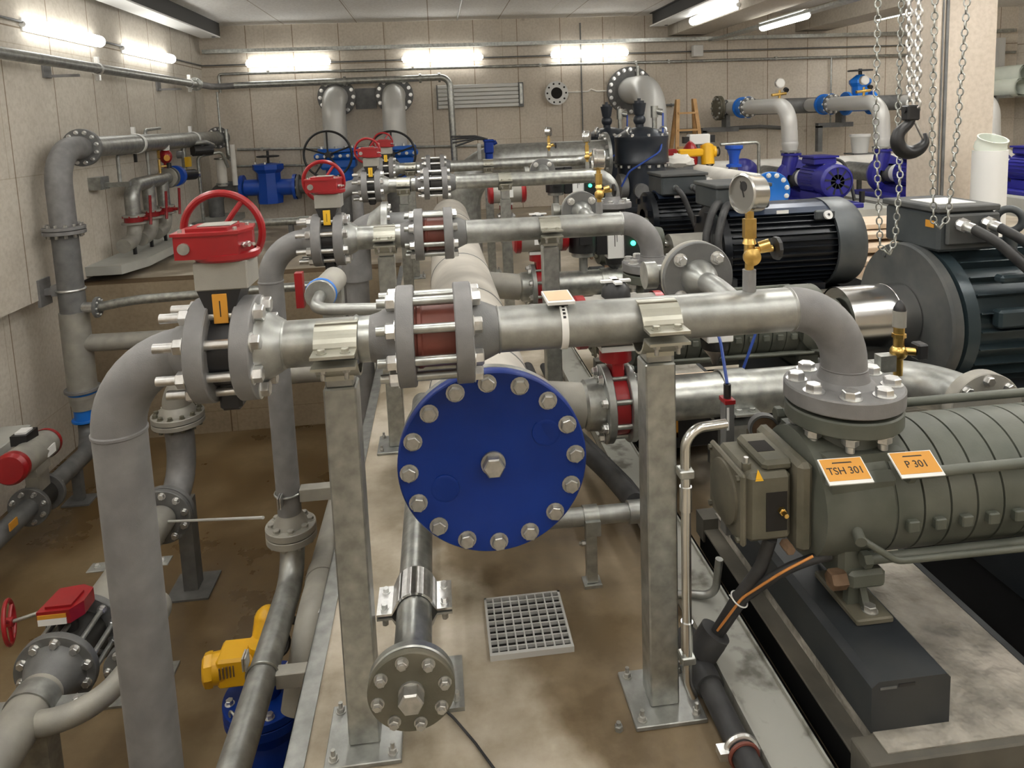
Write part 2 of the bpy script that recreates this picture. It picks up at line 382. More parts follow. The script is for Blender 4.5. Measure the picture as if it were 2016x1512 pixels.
def text(parent, s, o, ux, uy, size, mt=None, name='lettering', align='CENTER', depth=.0004):
    cu = bpy.data.curves.new(name, 'FONT'); cu.body = s; cu.size = size; cu.align_x = align; cu.align_y = 'CENTER'; cu.extrude = depth
    t = bpy.data.objects.new(name, cu); C.collection.objects.link(t)
    dg = bpy.context.evaluated_depsgraph_get(); me = bpy.data.meshes.new_from_object(t.evaluated_get(dg)); bpy.data.objects.remove(t)
    me.materials.clear(); me.materials.append(mt or ink)
    ob = bpy.data.objects.new(name, me); C.collection.objects.link(ob); ob.parent = parent
    x = V(ux).normalized(); y = V(uy).normalized(); z = x.cross(y)
    ob.rotation_euler = M(((x.x, y.x, z.x), (x.y, y.y, z.y), (x.z, y.z, z.z))).to_euler(); ob.location = V(o)-wloc(parent)
    return ob
X_, Y_, Z_ = V((1, 0, 0)), V((0, 1, 0)), V((0, 0, 1))
# ================================================================ the setting
XW, YB, PX, PY, PZ, CZ = -3.79, 12.5, -.446, 7.85, -1.75, 3.3
structure('wall_left', MB().box((XW-.4, -3, .05), (XW, YB, CZ)), wallm)
structure('wall_left_pit', MB().box((-4.35, -3, PZ-.1), (-4.0, PY+.1, .05)), wallm)
structure('wall_back', MB().box((XW-.4, YB, -.2), (11.2, YB+.3, CZ)), wallb)
structure('wall_right', MB().box((11, -3, -.2), (11.3, YB, CZ)), wallm)
structure('wall_front', MB().box((-4.35, -3.3, PZ), (11.3, -3, CZ)), wallb)
structure('ceiling', MB().box((-4.35, -3.3, CZ), (11.3, YB+.3, CZ+.2)), ceilm)
structure('floor', MB().box((PX, -3, -.2), (11.2, YB, 0)), floorm)
structure('floor_rear', MB().box((XW-.3, PY+.22, -.2), (PX, YB, 0)), floorm)
structure('floor_pit', MB().box((-4.3, -3, PZ-.2), (PX+.05, PY+.05, PZ)), pitfl)
structure('wall_pit_back', MB().box((-4.3, PY, PZ), (PX, PY+.22, .0)), pitw)
structure('wall_pit_right', MB().box((PX, -3, PZ-.1), (PX+.25, PY+.02, -.2)), pitw)
structure('trim_1', MB().m(galv).box((PX-.006, -3, -.12), (PX+.0, PY, .006)).box((PX-.006, -3, .0), (PX+.045, PY, .006)))
# crane beams and concrete downstand beam
for i, (xa, xb, end) in enumerate(((-3.66, -3.36, 12.2), (3.80, 4.10, 12.2))):
    b = MB().m(lampw).box((xa, -3, 3.07), (xb, end, 3.09)).m(beamd).box((xa+.05, -3, 3.09), (xb-.002, end, 3.285)).m(beamd).box((xa, -3, 3.285), (xb, end, CZ)).m(hole).cyl((xb-.06, end-.16, 3.08), (xb-.06, end-.16, 3.066), .03)  # lower flange coloured white, its lit underside put into the paint
    structure('beam_steel_%s' % ('left', 'right')[i], b)
structure('beam_concrete', MB().box((4.22, -3, 2.93), (4.86, YB, CZ)), beamc)
structure('beam_concrete_far', MB().box((6.6, -3, 2.95), (7.2, YB, CZ)), beamc)
structure('column', MB().box((4.133, 5.5, 0), (4.66, 5.86, 2.95), bev=.015), colc)
structure('column_head', MB().box((4.1, 5.45, 2.93), (4.9, 5.9, CZ)), beamc)
# shelf along the left wall behind the pit
o = MB().m(shelfm).prism([(-3.79, 7.93), (-3.42, 7.93), (-3.29, 8.35), (-3.29, 12.5), (-3.79, 12.5)], (0, 0, .08), X_, Y_, (0, 0, .1)).build('concrete_ledge')
tag(o, 'low concrete ledge along the left wall behind the pit', 'ledge')

# ---------------------------------------------------------------- lamps
def lamp(p0, p1, out, lab, group, mt=None):
    p0 = V(p0); p1 = V(p1); out = V(out); d = (p1-p0).normalized(); c = (p0+p1)/2
    t = thing('fluorescent_lamp', lab, 'lamp', c, group)
    s = d.cross(out)
    MB().prism([(-.06, 0), (.06, 0), (.06, .018), (-.06, .018)], p0, s, out, p1-p0).build('housing', lampw, t)
    b = MB()
    b.tube([p0+out*.068, p0+out*.068+d*.02, p1+out*.068-d*.02, p1+out*.068], [.03, .064, .064, .03], n=24).build('tube', mt or tubem, t)
    MB().cyl(p0+out*.03-d*.02, p0+out*.03+d*.012, .03).build('end_cap', lampw, t); MB().cyl(p1+out*.03-d*.012, p1+out*.03+d*.02, .03).build('end_cap', lampw, t)
    return t
GL = 'fluorescent lamps on the left wall'
for y0, y1, l in ((7.25, 8.72, 'left wall fluorescent lamp nearer the camera, long and bright'), (9.40, 10.96, 'left wall fluorescent lamp nearer the back corner'),
               (4.9, 6.4, 'added fluorescent fill lamp on the left wall outside the frame'), (2.7, 4.2, 'added fluorescent fill lamp on the left wall outside the frame'), (.5, 2, 'added fluorescent fill lamp on the left wall outside the frame'), (-1.7, -.2, 'added fluorescent fill lamp on the left wall outside the frame')):
    lamp((XW, y0, 2.635), (XW, y1, 2.635), X_, l, GL)  # the four nearest the camera are unseen, added to brighten the room
for x, l in ((-2.363, 'leftmost of the three back wall lamps, above the wall duct elbows'), (.217, 'middle of the three back wall lamps, above the flat radiator'), (2.79, 'rightmost of the three back wall lamps, above the open wall flange')):
    lamp((x-.68, YB, 2.667), (x+.68, YB, 2.667), -Y_, l, 'fluorescent lamps on the back wall')
for y0, y1, l in ((9.5, 11.1, 'fluorescent lamp on the side of the concrete ceiling beam'), (6.6, 8.1, 'added fluorescent fill lamp on the concrete beam above the motors'), (3.6, 5.1, 'added fluorescent fill lamp on the concrete beam outside the frame'), (.6, 2.1, 'added fluorescent fill lamp on the concrete beam outside the frame'), (-2, -.5, 'added fluorescent fill lamp on the concrete beam outside the frame')):
    lamp((4.22, y0, 3.0), (4.22, y1, 3.0), -X_, l, 'fluorescent lamps on the concrete beam', tubes if y0 < 9 else None)  # all but the first are added fill lamps out of view
for y0, y1, l in ((9.2, 10.5, 'fluorescent lamp hung below the sloping cable tray'), (6.0, 7.5, 'added fluorescent fill lamp below the cable tray outside the frame'), (2.5, 4.0, 'added fluorescent fill lamp below the cable tray outside the frame')):
    lamp((5.02, y0, 2.88), (5.02, y1, 2.88), -Z_, l, 'fluorescent lamps below the cable tray', tubes if y0 < 9 else None)  # the last two are unseen and added for brightness
for x, y0, y1 in ((7.2, 9.6, 11.1), (7.2, 7.2, 8.7), (7.2, 4.5, 6), (7.2, 1.5, 3)):
    lamp((x, y0, 3.0), (x, y1, 3.0), X_, 'added fluorescent fill lamp on the far concrete beam outside the frame', 'added fill lamps on the far beam', tubes)  # added fill lamps, unseen, brightening the right background
for y0 in (1.2, 4.2, 6.6):
    lamp((5.7, y0, CZ), (5.7, y0+1.5, CZ), -Z_, 'added ceiling fill lamp over the motors outside the frame', 'added ceiling fill lamps over the motors', tubes)  # unseen fill lamps added to lift the right side
for x, y0 in ((-2.2, .2), (-2.2, 3.0), (-.2, -1.2), (-.2, 1.6), (-.2, 4.4), (1.9, -1.2), (1.9, 1.6), (1.9, 4.4)):
    lamp((x, y0, CZ), (x, y0+1.5, CZ), -Z_, 'added ceiling fill lamp above the walkway outside the frame', 'added ceiling fill lamps over the walkway', tubes)  # unseen fill lamps added as top light for the foreground
for x in (-2, .3, 2.6):
    lamp((x-.7, -3, 2.7), (x+.7, -3, 2.7), Y_, 'added unseen fill lamp on the wall behind the camera', 'added fill lamps behind the camera')  # added lamp row, never in view, fills from behind

# ---------------------------------------------------------------- trays and conduits
def tray(name, p0, p1, up, w, lab, h=.04):
    p0 = V(p0); p1 = V(p1); d = (p1-p0).normalized(); up = V(up); s = d.cross(up).normalized(); b = MB().m(galvb)
    b.prism([(-w/2, 0), (w/2, 0), (w/2, h), (w/2-.004, h), (w/2-.004, .004), (-w/2+.004, .004), (-w/2+.004, h), (-w/2, h)], p0, s, up, p1-p0)
    o = b.build(name); return tag(o, lab, 'cable tray')
tray('cable_tray', (-3.70, 12.38, 2.84), (10.8, 12.38, 2.82), Z_, .16, 'long galvanised cable tray across the back wall above the lamps', .06)
tray('cable_tray', (4.97, -2, 2.80), (4.97, 12.3, 2.80), Z_, .16, 'galvanised cable tray hung beside the concrete ceiling beam')
def conduit(name, pts, r, lab, mt=None, bend=.08, cat='conduit', clips=()):
    b = MB().m(mt or galv).tube(pts, r, bend, 12)
    for p in clips: b.m(galvb).box(V(p)-V((.02, .03, .03)), V(p)+V((.02, .03, .03)))
    return tag(b.build(name), lab, cat)
conduit('conduit', [(XW+.03, -1, 2.655), (XW+.03, 12.47, 2.655)], .012, 'thin conduit linking the lamps on the left wall', castd)
conduit('conduit', [(XW+.02, 12.46, 2.655), (10.5, 12.46, 2.65)], .012, 'thin conduit linking the lamps on the back wall', castd)
conduit('slim_pipe', [(-3.50, 12.42, 2.2), (-3.5, 12.42, 2.505), (10.9, 12.42, 2.46)], .024, 'slim galvanised pipe across the back wall below the lamps', galvb, .05, 'pipe', [(x, 12.43, 2.5-.003*x) for x in (-2.7, -.3, 1.9, 3.6, 4.2, 6.2)])
conduit('slim_pipe', [(-3.3, 12.42, 1.25), (2.2, 12.42, 1.10)], .022, 'slim wall pipe behind the blue handwheel valves', galv, .05, 'pipe', [(-2.9, 12.43, 1.24), (-1.0, 12.43, 1.19)])
conduit('slim_pipe', [(-3.4, 12.42, .97), (-2.0, 12.42, .93)], .02, 'short slim wall pipe left of the handwheel valves', galv, .05, 'pipe', [(-3.0, 12.43, .96)])
conduit('slim_pipe', [(3.3, 12.42, 1.72), (4.3, 12.42, 1.72)], .018, 'slim dark wall pipe behind the big grey elbow', castd, .05, 'pipe', [(3.9, 12.47, 1.72), (4.28, 12.47, 1.72)])
conduit('conduit', [(2.634, 12.47, 1.25), (2.634, 12.47, 3.2)], .012, 'thin vertical conduit on the back wall beside the open flange', castd)
conduit('conduit', [(.49, -2, 3.275), (.49, 12.3, 3.275)], .014, 'light conduit running along the ceiling to the back wall', radm)
conduit('slim_pipe', [(4.35, 12.40, 1.25), (5.9, 12.40, 1.27), (6.6, 12.40, 1.2)], .035, 'grey wall pipe below the blue banded header', castd, .3, 'pipe', [(4.9, 12.42, 1.26)])
conduit('slim_pipe', [(2.2, 12.486, 2.01), (2.75, 12.486, 2.01), (2.8, 12.486, 2.05), (2.9, 12.486, 2.01), (3.4, 12.486, 2.01)], .014, 'thin bent wire pipe beside the open wall flange', sheet, .03, 'pipe')
for x, z0, z1, l in ((7.25, 1.2, 2.46, 'thin vertical wall conduit behind the hoist chains'), (3.62, 2.2, 2.47, 'short riser dropping onto the big grey elbow')):
    conduit('conduit', [(x, 12.41, z0), (x, 12.41, z1)], .016, l, galvb)
b = MB().m(white).box((4.62, 12.3, 2.55), (4.8, 12.42, 2.75), bev=.01)
tag(b.build('junction_box'), 'small pale junction box on the back wall below the tray', 'junction box')

# upper left pipe: along the left wall, then across the back wall and down
t = thing('water_line', 'galvanised pipe line high on the left wall turning along the back wall', 'pipe', (XW+.25, 6, 2.285))
xp = XW+.25
MB().m(galv).tube([(xp, -1, 2.285), (xp, 11.35, 2.29)], .053, n=20).build('pipe', None, t)
MB().m(cast).tube([(xp, 11.3, 2.29), (xp, 12.2, 2.29), (-2.9, 12.2, 2.305)], .05, .15, 20).build('elbow', None, t)
MB().m(galvb).tube([(-3.2, 12.2, 2.30), (.31, 12.2, 2.325), (.33, 12.2, .9)], .055, .16, 20).build('pipe', None, t)
b = MB().m(galvb)
for x in (-1.45, -.2, .12): b.cyl((x, 12.2, 2.30+.007*(x+3)), (x+.04, 12.2, 2.30+.007*(x+3)), .078)
b.build('coupling', None, t)
b = MB().m(galv).cyl((xp, 11.3, 2.29), (xp, 11.36, 2.29), .1); bolts_in(b, (xp, 11.3, 2.29), -Y_, .078, 6, .012, .02, zinc); b.build('flange', None, t)
for y in (4.6, 8.15, 11.05):
    MB().m(zinc).torus((xp, y, 2.285), Y_, .06, .012, 24, 6).box((xp-.02, y-.02, 2.34), (xp+.02, y+.02, 2.41)).box((xp-.02, y-.02, 2.16), (xp+.02, y+.02, 2.225)).build('clamp', None, t)
    MB().m(cast).box((XW, y-.62, 2.16), (XW+.02, y-.48, 2.29)).box((XW, y-.57, 2.165), (xp+.06, y-.53, 2.19)).build('bracket', None, t)

# corner standpipe: rises from the pit, elbow, then along the left wall to the back wall
t = thing('corner_standpipe', 'large grey standpipe in the left corner with elbow and wall run', 'pipe', (-3.52, 7.1, PZ))
zc = 1.46
MB().m(cast).tube([(-3.54, 7.1, .68), (-3.54, 7.1, zc), (-3.54, 7.62, zc)], .115, .34, 32).build('elbow', None, t)
MB().m(castd).tube([(-3.54, 7.1, -.2), (-3.54, 7.1, .7)], .115, n=32).build('riser', None, t)
MB().m(galv).tube([(-3.54, 7.6, zc), (-3.54, 12.3, zc)], .108, n=32).build('pipe', None, t)
for y, r in ((7.6, .19), (12.2, .18)):
    b = MB().m(castd).disc((-3.54, y, zc), Y_, r, .05); f = b.build('flange', None, t)
    bolts(f, (-3.54, y, zc), -Y_, r-.035, 12, .017, .025, zinc, .2)
b = MB().m(cast).disc((-3.54, 7.1, .66), Z_, .185, .035).disc((-3.54, 7.1, .702), Z_, .185, .03); f = b.build('flange', None, t); bolts(f, (-3.54, 7.1, .735), Z_, .15, 12, .016, .02, boltd); bolts(f, (-3.54, 7.1, .66), -Z_, .15, 12, .016, .03, boltd)
for y in (8.95, 10.95):
    MB().m(white).lathe((-3.54, y, zc), Y_, [(-.03, .112), (-.03, .12), (.03, .12), (.03, .112)], 32).box((-3.58, y-.02, zc+.12), (-3.54, y+.02, zc+.2)).m(blk).box((-3.58, y-.015, zc-.22), (-3.55, y+.015, zc-.11)).build('clamp', None, t)
MB().m(dusty).tube([(-3.54, 7.1, -.1), (-3.54, 7.1, -.95)], .13, n=32).tube([(-3.54, 7.1, -.42), (-.95, 7.1, -.45)], .085, n=24).lathe((-3.54, 7.1, -.95), -Z_, [(0, .13), (.1, .11), (.12, .11)], 32).build('tee', None, t)
MB().m(cast).disc((-3.54, 7.1, -.86), -Z_, .16, .03).build('flange', None, t)
MB().m(lblue).disc((-3.54, 7.1, -.89), -Z_, .135, .025).cyl((-3.54, 7.1, -.91), (-3.54, 7.1, -1.17), .10).disc((-3.54, 7.1, -1.17), -Z_, .125, .025).build('blue_spool', None, t)
b = MB().m(zinc).torus((-3.54, 7.1, .12), Z_, .12, .012, 32, 6).m(cast).box((-4.0, 7.07, .08), (-3.66, 7.13, .14)).box((-3.8, 7.0, -.02), (-3.77, 7.2, .24)).m(cast).box((-3.7, 7.05, .07), (-3.64, 7.15, .17)).build('wall_bracket', None, t)
b = MB().m(castd).disc((-3.31, 7.05, -.06), X_, .1, .03); bolts_in(b, (-3.28, 7.05, -.06), X_, .075, 8, .012, .015, zinc); b.cyl((-3.43, 7.08, -.06), (-3.31, 7.05, -.06), .05)
b.m(galvb).tube([(-3.28, 7.05, -.06), (-3.1, 7.05, -.03), (-2.9, 7.05, -.01), (-.9, 7.05, .03)], .045, .2, 20).build('branch_pipe', None, t)

# ---------------------------------------------------------------- far left pit line with pneumatic valve
t = thing('pit_side_line', 'grey pipe line low along the left pit wall with a flanged valve', 'pipe', (-3.4, 5.4, PZ))
MB().m(castd).tube([(-3.54, 7.1, -1.22), (-3.54, 7.1, -1.38), (-3.40, 6.75, -1.38), (-3.40, 3.9, -1.38)], .078, .14, 24).build('pipe', None, t)
for y in (5.78, 6.02):
    f = MB().m(castd).disc((-3.4, y, -1.38), Y_, .16, .035).build('flange', None, t); bolts(f, (-3.4, y+(.0 if y < 5.9 else .035), -1.38), -Y_ if y < 5.9 else Y_, .125, 8, .016, .03, zinc, .3)
MB().m(dwaf).cyl((-3.4, 5.81, -1.38), (-3.4, 6.02, -1.38), .11).build('valve_wafer', None, t)
for y in (4.9, 6.55): MB().m(castd).box((-3.44, y-.03, PZ), (-3.36, y+.03, -1.45)).box((-3.52, y-.1, PZ), (-3.28, y+.1, PZ+.015)).build('leg', None, t)
MB().m(org).box((-3.30, 5.35, -1.33), (-3.29, 5.45, -1.27)).build('label', None, t)
t = thing('pneumatic_actuator', 'grey pneumatic actuator with red end caps above the left pit line', 'actuator', (-3.35, 5.85, -1.15))
pa, pb = at(26, 920, Y=5.35), at(88, 874, Y=5.85); d = (pb-pa).normalized()
MB().m(dusty).cyl(pa, pb, .115, n=28).box((-3.42, 5.82, -1.28), (-3.32, 5.98, -.95)).box((pa+pb)/2-V((.09, .1, .14)), (pa+pb)/2+V((.09, .1, -.05))).build('body', None, t)
MB().m(red).lathe(pa, -d, [(-.01, .12), (.04, .12), (.07, .1), (.075, 0)], 28).build('end_cap', None, t)
MB().m(red).lathe(pb, d, [(-.01, .12), (.03, .12), (.05, .1), (.055, 0)], 28).build('end_cap', None, t)
pc = (pa+pb)/2+V((-.05, .05, .0))
MB().m(blk).box(pc+V((-.06, -.08, .09)), pc+V((.06, .08, .17))).m(label).box(pc+V((-.04, -.05, .17)), pc+V((.04, .05, .185))).build('position_indicator', None, t)
pc = pb*.7+pa*.3; MB().m(label).box(pc+V((.108, -.06, -.04)), pc+V((.118, .06, .03))).build('label', None, t)
o = MB().m(shelfm).box((-4.0, 5.0, -.98), (-3.62, 6.35, -.9), bev=.01).build('cover_plate'); tag(o, 'grey cover plate on the lower left wall above the actuator', 'plate')
# ================================================================ the four discharge rows
PR = .0572
def support_post(x, y, zt, zp, lab, wpost=.078, plate=.19, clampw=.1, front=True):
    t = thing('pipe_support', lab, 'pipe support', (x, y, 0), 'square steel posts carrying the discharge rows')
    h = wpost/2
    MB().box((x-h, y-h, .012), (x+h, y+h, zt), bev=.004).build('post', galvb, t)
    MB().box((x-h*.86, y-h*.86, zt), (x+h*.86, y+h*.86, zp-.068), bev=.004).build('sleeve', galv, t)
    q = plate/2; pl = MB().box((x-q, y-q, 0), (x+q, y+q, .013), bev=.002).build('base_plate', galv, t)
    for sx in (-1, 1):
        for sy in (-1, 1): bolts(pl, (x+sx*(q-.022), y+sy*(q-.022), .013), Z_, 0, 1, .010, .012, boltd, shank=.016)
    w = clampw/2
    c = MB(); n = 20
    def half(sg):
        pts = [(.062+.055, .010*sg), (.0655, .010*sg)]+[(.0625*math.cos(a), sg*.0625*math.sin(a)) for a in [PI*k/n for k in range(2, n-1)]]+[(-.0655, .010*sg), (-.117, .010*sg)]
        o = [(a*1.0, b) for a, b in pts]; inn = []
        for i, (a, b) in enumerate(pts):
            if i in (0, 1) or i >= len(pts)-2: inn.append((a, b+.007*sg))
            else: L = math.hypot(a, b); inn.append((a*(L+.006)/L, b*(L+.006)/L))
        poly = o+inn[::-1]
        for i in range(len(pts)-1):
            q4 = [o[i], o[i+1], inn[i+1], inn[i]]
            c.prism(q4, (x-w, y, zp-.012), Y_, Z_, (2*w, 0, 0))
    half(1); up = c.build('upper_clamp', yzinc, t, sharp=50)
    c = MB(); half(-1); c.box((x-h*.9, y-h*.9, zp-.082), (x+h*.9, y+h*.9, zp-.070)); c.build('lower_clamp', yzinc, t, sharp=50)
    for sx in (-.027, .027):
        for sy in (-1, 1):
            bolts(up, (x+sx, y+sy*.092, zp+.005), Z_, 0, 1, .0095, .009, yzinc)
            bolts(up, (x+sx, y+sy*.092, zp-.030), -Z_, 0, 1, .0095, .010, boltd, shank=.018)
    return t

def gearbox(parent, x, y, z):
    """red hand gear: box on a plate, wheel behind, stop screws"""
    MB().box((x-.052, y-.055, z+.155), (x+.068, y+.05, z+.222), bev=.003).build('mounting_bracket', dusty, parent)
    b = MB().m(red); gx = x-.002; q = .67
    def sc(p): return [(a*q, c) for a, c in p]
    b.prism(sc([(-.125, -.065), (.02, -.075), (.085, -.062), (.115, -.01), (.10, .05), (.04, .075), (-.06, .07), (-.125, .04)]), (gx, y, z+.232), X_, Y_, (0, 0, .056))
    b.lathe((gx+.015, y-.003, z+.222), Z_, [(0, 0), (0, .070), (.005, .074), (.016, .074), (.02, .066)], 36)
    b.prism(sc([(-.132, -.070), (.02, -.08), (.09, -.066), (.12, -.01), (.104, .054), (.04, .08), (-.06, .074), (-.132, .044)]), (gx, y, z+.286), X_, Y_, (0, 0, .007))
    b.prism(sc([(-.09, -.05), (.05, -.055), (.07, .0), (.05, .05), (-.09, .04)]), (gx, y, z+.293), X_, Y_, (0, 0, .008))
    g = b.build('gearbox', None, parent, sharp=25)
    MB().m(galvb).cyl((gx-.060, y-.066, z+.258), (gx-.060, y-.074, z+.258), .0135, n=20).build('bearing_cap', None, g)
    MB().m(dusty).box((gx-.04, y-.032, z+.301), (gx+.036, y+.028, z+.304), bev=.001).build('position_plate', None, g)
    for k in (0, .022):
        MB().m(zinc).hexa((gx+.062+k*.3, y-.046+k*.6, z+.258), (.8, -.6, 0), .0065, .010).cyl((gx+.062+k*.3, y-.046+k*.6, z+.258), (gx+.082+k*.3, y-.061+k*.6, z+.258), .004).build('stop_screw', None, g)
    for dx, dy in ((-.072, -.05), (.048, -.045), (-.072, .03), (.056, .03)): bolts(g, (gx+dx, y+dy, z+.293), Z_, 0, 1, .005, .007, boltd, washer=False)
    wc = V((gx-.028, y+.125, z+.268)); axw = V((.05, 1, .06)).normalized()
    b = MB().m(red).torus(wc, axw, .097, .0095, 44, 10)
    xx, yy, zz = frame(axw)
    for a in (2.2, 2.2+2*PI/3, 2.2+4*PI/3):
        dr = xx*math.cos(a)+yy*math.sin(a); b.tube([wc-axw*.02+dr*.016, wc-axw*.014+dr*.06, wc+dr*.094], .007, .05, 10)
    b.cyl(wc-axw*.035, wc+axw*.012, .02)
    wh = b.build('handwheel', None, parent)
    MB().m(zinc).cyl(wc-axw*.09-Z_*.0, wc-axw*.03, .009).build('shaft', None, wh)

def valve_row(k, Y, z, wafer, lab):
    dx = (0, -.003, .016, .02)[k-1]
    x1, x2, x3, x4 = -.585+dx, -.484+dx, -.113+dx, .026+dx   # flange left faces
    # butterfly valve
    t = thing('butterfly_valve', lab['valve'], 'valve', (x1+.07, Y, 0), 'butterfly valves with red hand gears')
    xv = (x1+.044+x2)/2
    b = MB().m(blk); b.cyl((x1+.044, Y, z), (x2, Y, z), .087, n=40).box((xv-.030, Y-.045, z+.06), (xv+.030, Y+.045, z+.156), bev=.006).box((xv-.026, Y-.04, z-.142), (xv+.026, Y+.04, z-.06), bev=.008)
    b.prism([(-.030, .10), (.030, .10), (.050, .156), (-.050, .156)], (xv, Y-.05, z), X_, Z_, (0, .1, 0))
    b.build('body', None, t)
    lb = MB().m(ylab if k > 1 else org).box((xv-.0165, Y-.0525, z+.076), (xv+.0165, Y-.0495, z+.146), bev=.0008).build('yellow_label', None, t)
    MB().m(ink).box((xv-.0012, Y-.0531, z+.092), (xv+.0012, Y-.0524, z+.130)).build('print', None, lb)
    gearbox(t, xv, Y, z)
    # studs
    n = 8
    for i in range(n):
        a = PI/8+2*PI*i/n; p = V((0, Y+.1*math.cos(a), z+.1*math.sin(a)))
        s = MB().m(zinc).cyl((x1-.068, p.y, p.z), (x2+.044, p.y, p.z), .0115, n=14).build('stud', None, t)
        bolts(s, (x1-.0, p.y, p.z), -X_, 0, 1, .0195, .022, zinc, name='nut')
        bolts(s, (x2+.044, p.y, p.z), X_, 0, 1, .0195, .02, zinc, name='nut', washer=True)
    # short spool with two weld-neck flanges
    t = thing('flanged_spool', lab['spool'], 'pipe', (x2+.1, Y, 0), 'short flanged spools beside the butterfly valves')
    MB().m(galv).lathe((x2+.044, Y, z), X_, [(0, .088), (.01, .086), (.05, .064), (.058, PR)], 36).build('neck', None, t)
    MB().m(galvb).cyl((x2+.10, Y, z), (x3-.065, Y, z), PR, n=36).lathe((x2+.10, Y, z), X_, [(-.004, PR), (0, PR+.003), (.004, PR)], 36).lathe((x3-.10, Y, z), X_, [(-.006, PR), (0, PR+.004), (.006, PR)], 36).build('pipe', None, t)
    MB().m(cast).lathe((x3, Y, z), -X_, [(0, .084), (.01, .08), (.045, .063), (.066, PR)], 36).build('neck', None, t)
    MB().m(cast).disc((x2, Y, z), X_, .125, .044, 56).build('flange', None, t)
    MB().m(cast).disc((x3, Y, z), X_, .125, .042, 56).build('flange', None, t)
    # wafer check valve
    t = thing('wafer_check_valve', lab['check'], 'valve', ((x3+x4)/2, Y, 0), 'wafer check valves between flanges')
    MB().m(wafer).cyl((x3+.042, Y, z), (x4, Y, z), .078, n=40).lathe((x3+.046, Y, z), X_, [(0, .078), (.004, .082), (.012, .082), (.016, .078)], 40).build('body', None, t)
    for i in range(n):
        a = PI/8*.9+2*PI*i/n; p = V((0, Y+.1*math.cos(a), z+.1*math.sin(a)))
        s = MB().m(zinc if k > 2 else galvb).cyl((x3-.045, p.y, p.z), (x4+.043, p.y, p.z), .0115, n=14).build('stud', None, t)
        bolts(s, (x3, p.y, p.z), -X_, 0, 1, .0195, .022, zinc, name='nut')
        bolts(s, (x4+.043, p.y, p.z), X_, 0, 1, .0195, .02, zinc if i % 3 else boltd, name='nut')
    # discharge pipe with elbow down to the pump
    xe = 1.053 if k < 3 else (1.40 if k == 3 else 1.40)
    zf = .80 if k < 3 else .84
    t = thing('discharge_pipe', lab['pipe'], 'pipe', (x4+.5, Y, 0), 'discharge pipes from the pumps')
    f = MB().m(cast).disc((x4, Y, z), X_, .125, .043, 56).build('flange', None, t)
    MB().m(castd).lathe((x4+.043, Y, z), X_, [(0, .083), (.012, .08), (.05, .064), (.065, PR)], 36).build('neck', None, t)
    R = .156
    pm = galv if k < 3 else galvb
    MB().m(pm).cyl((x4+.105, Y, z), (xe-R, Y, z), PR, n=40).lathe((xe-R, Y, z), X_, [(-.005, PR), (0, PR+.003), (.005, PR)], 40).lathe((x4+.108, Y, z), X_, [(-.004, PR), (0, PR+.003), (.004, PR)], 40).build('pipe', None, t)
    if k != 4:
        MB().m(cast if k < 3 else galv).tube([(xe-R, Y, z), (xe, Y, z), (xe, Y, z-R-.015)], PR+.0005, R, 40).build('elbow', None, t)
        MB().m(cast).lathe((xe, Y, z-R-.012), -Z_, [(-.002, PR), (0, PR+.003), (.004, PR+.001), (.03, .066), (z-R-.012-zf-.044, .082)], 40).build('neck', None, t)
        f = MB().m(cast).disc((xe, Y, zf), Z_, .15, .045, 64, .004).build('pump_flange', None, t)
        bolts(f, (xe, Y, zf+.045), Z_, .117, 8, .022, .019, zinc, PI/8)
        bolts(f, (xe, Y, .745), -Z_, .117, 8, .021, .022, zinc, PI/8, shank=.02)
    else:
        MB().m(galvb).tube([(xe-R, Y, z), (xe+.05, Y, z), (xe+.25, Y+.25, z)], PR, R, 32).build('elbow', None, t)
    if k < 4:   # branch flange behind the pipe
        xb = .775 if k < 3 else .9
        zb = z+.034; xb -= .018
        MB().m(galv).tube([(xb+.018, Y, z), (xb, Y+.12, zb), (xb, Y+.2, zb)], .030, .2, n=24).lathe((xb, Y+.2, zb), Y_, [(0, .030), (.045, .05), (.07, .055)], 32).build('branch', None, t)
        f = MB().m(castd).disc((xb, Y+.268, zb), Y_, .106, .02, 48).build('branch_flange', None, t); bolts(f, (xb, Y+.268, zb), -Y_, .079, 4, .0165, .016, zinc, PI/4, shank=.008)
        f2 = MB().m(dusty).disc((xb, Y+.292, zb), Y_, .106, .02, 48).cyl((xb, Y+.31, zb), (xb, Y+.40, zb), .035).build('branch_flange', None, t)
        MB().m(galvb).cyl((xb-.03, Y+.34, zb), (xb-.11, Y+.34, zb), .030).cyl((xb-.11, Y+.34, zb), (xb-.145, Y+.34, zb), .042).build('branch_cap', None, t)
    MB().m(cast if k < 3 else galv).cyl((.79 if k < 3 else 1.2 - (k == 4)*.03, Y, z+PR-.006), (.79 if k < 3 else 1.2-(k == 4)*.03, Y, z+PR+.055), .017, n=20).build('gauge_nipple', None, t)
    return t
rows = [(1, 1.72, 1.055, dred, 'nearest'), (2, 3.4, 1.043, dred, 'second'), (3, 5.55, 1.105, dwaf, 'third'), (4, 7.25, 1.125, dwaf, 'farthest')]
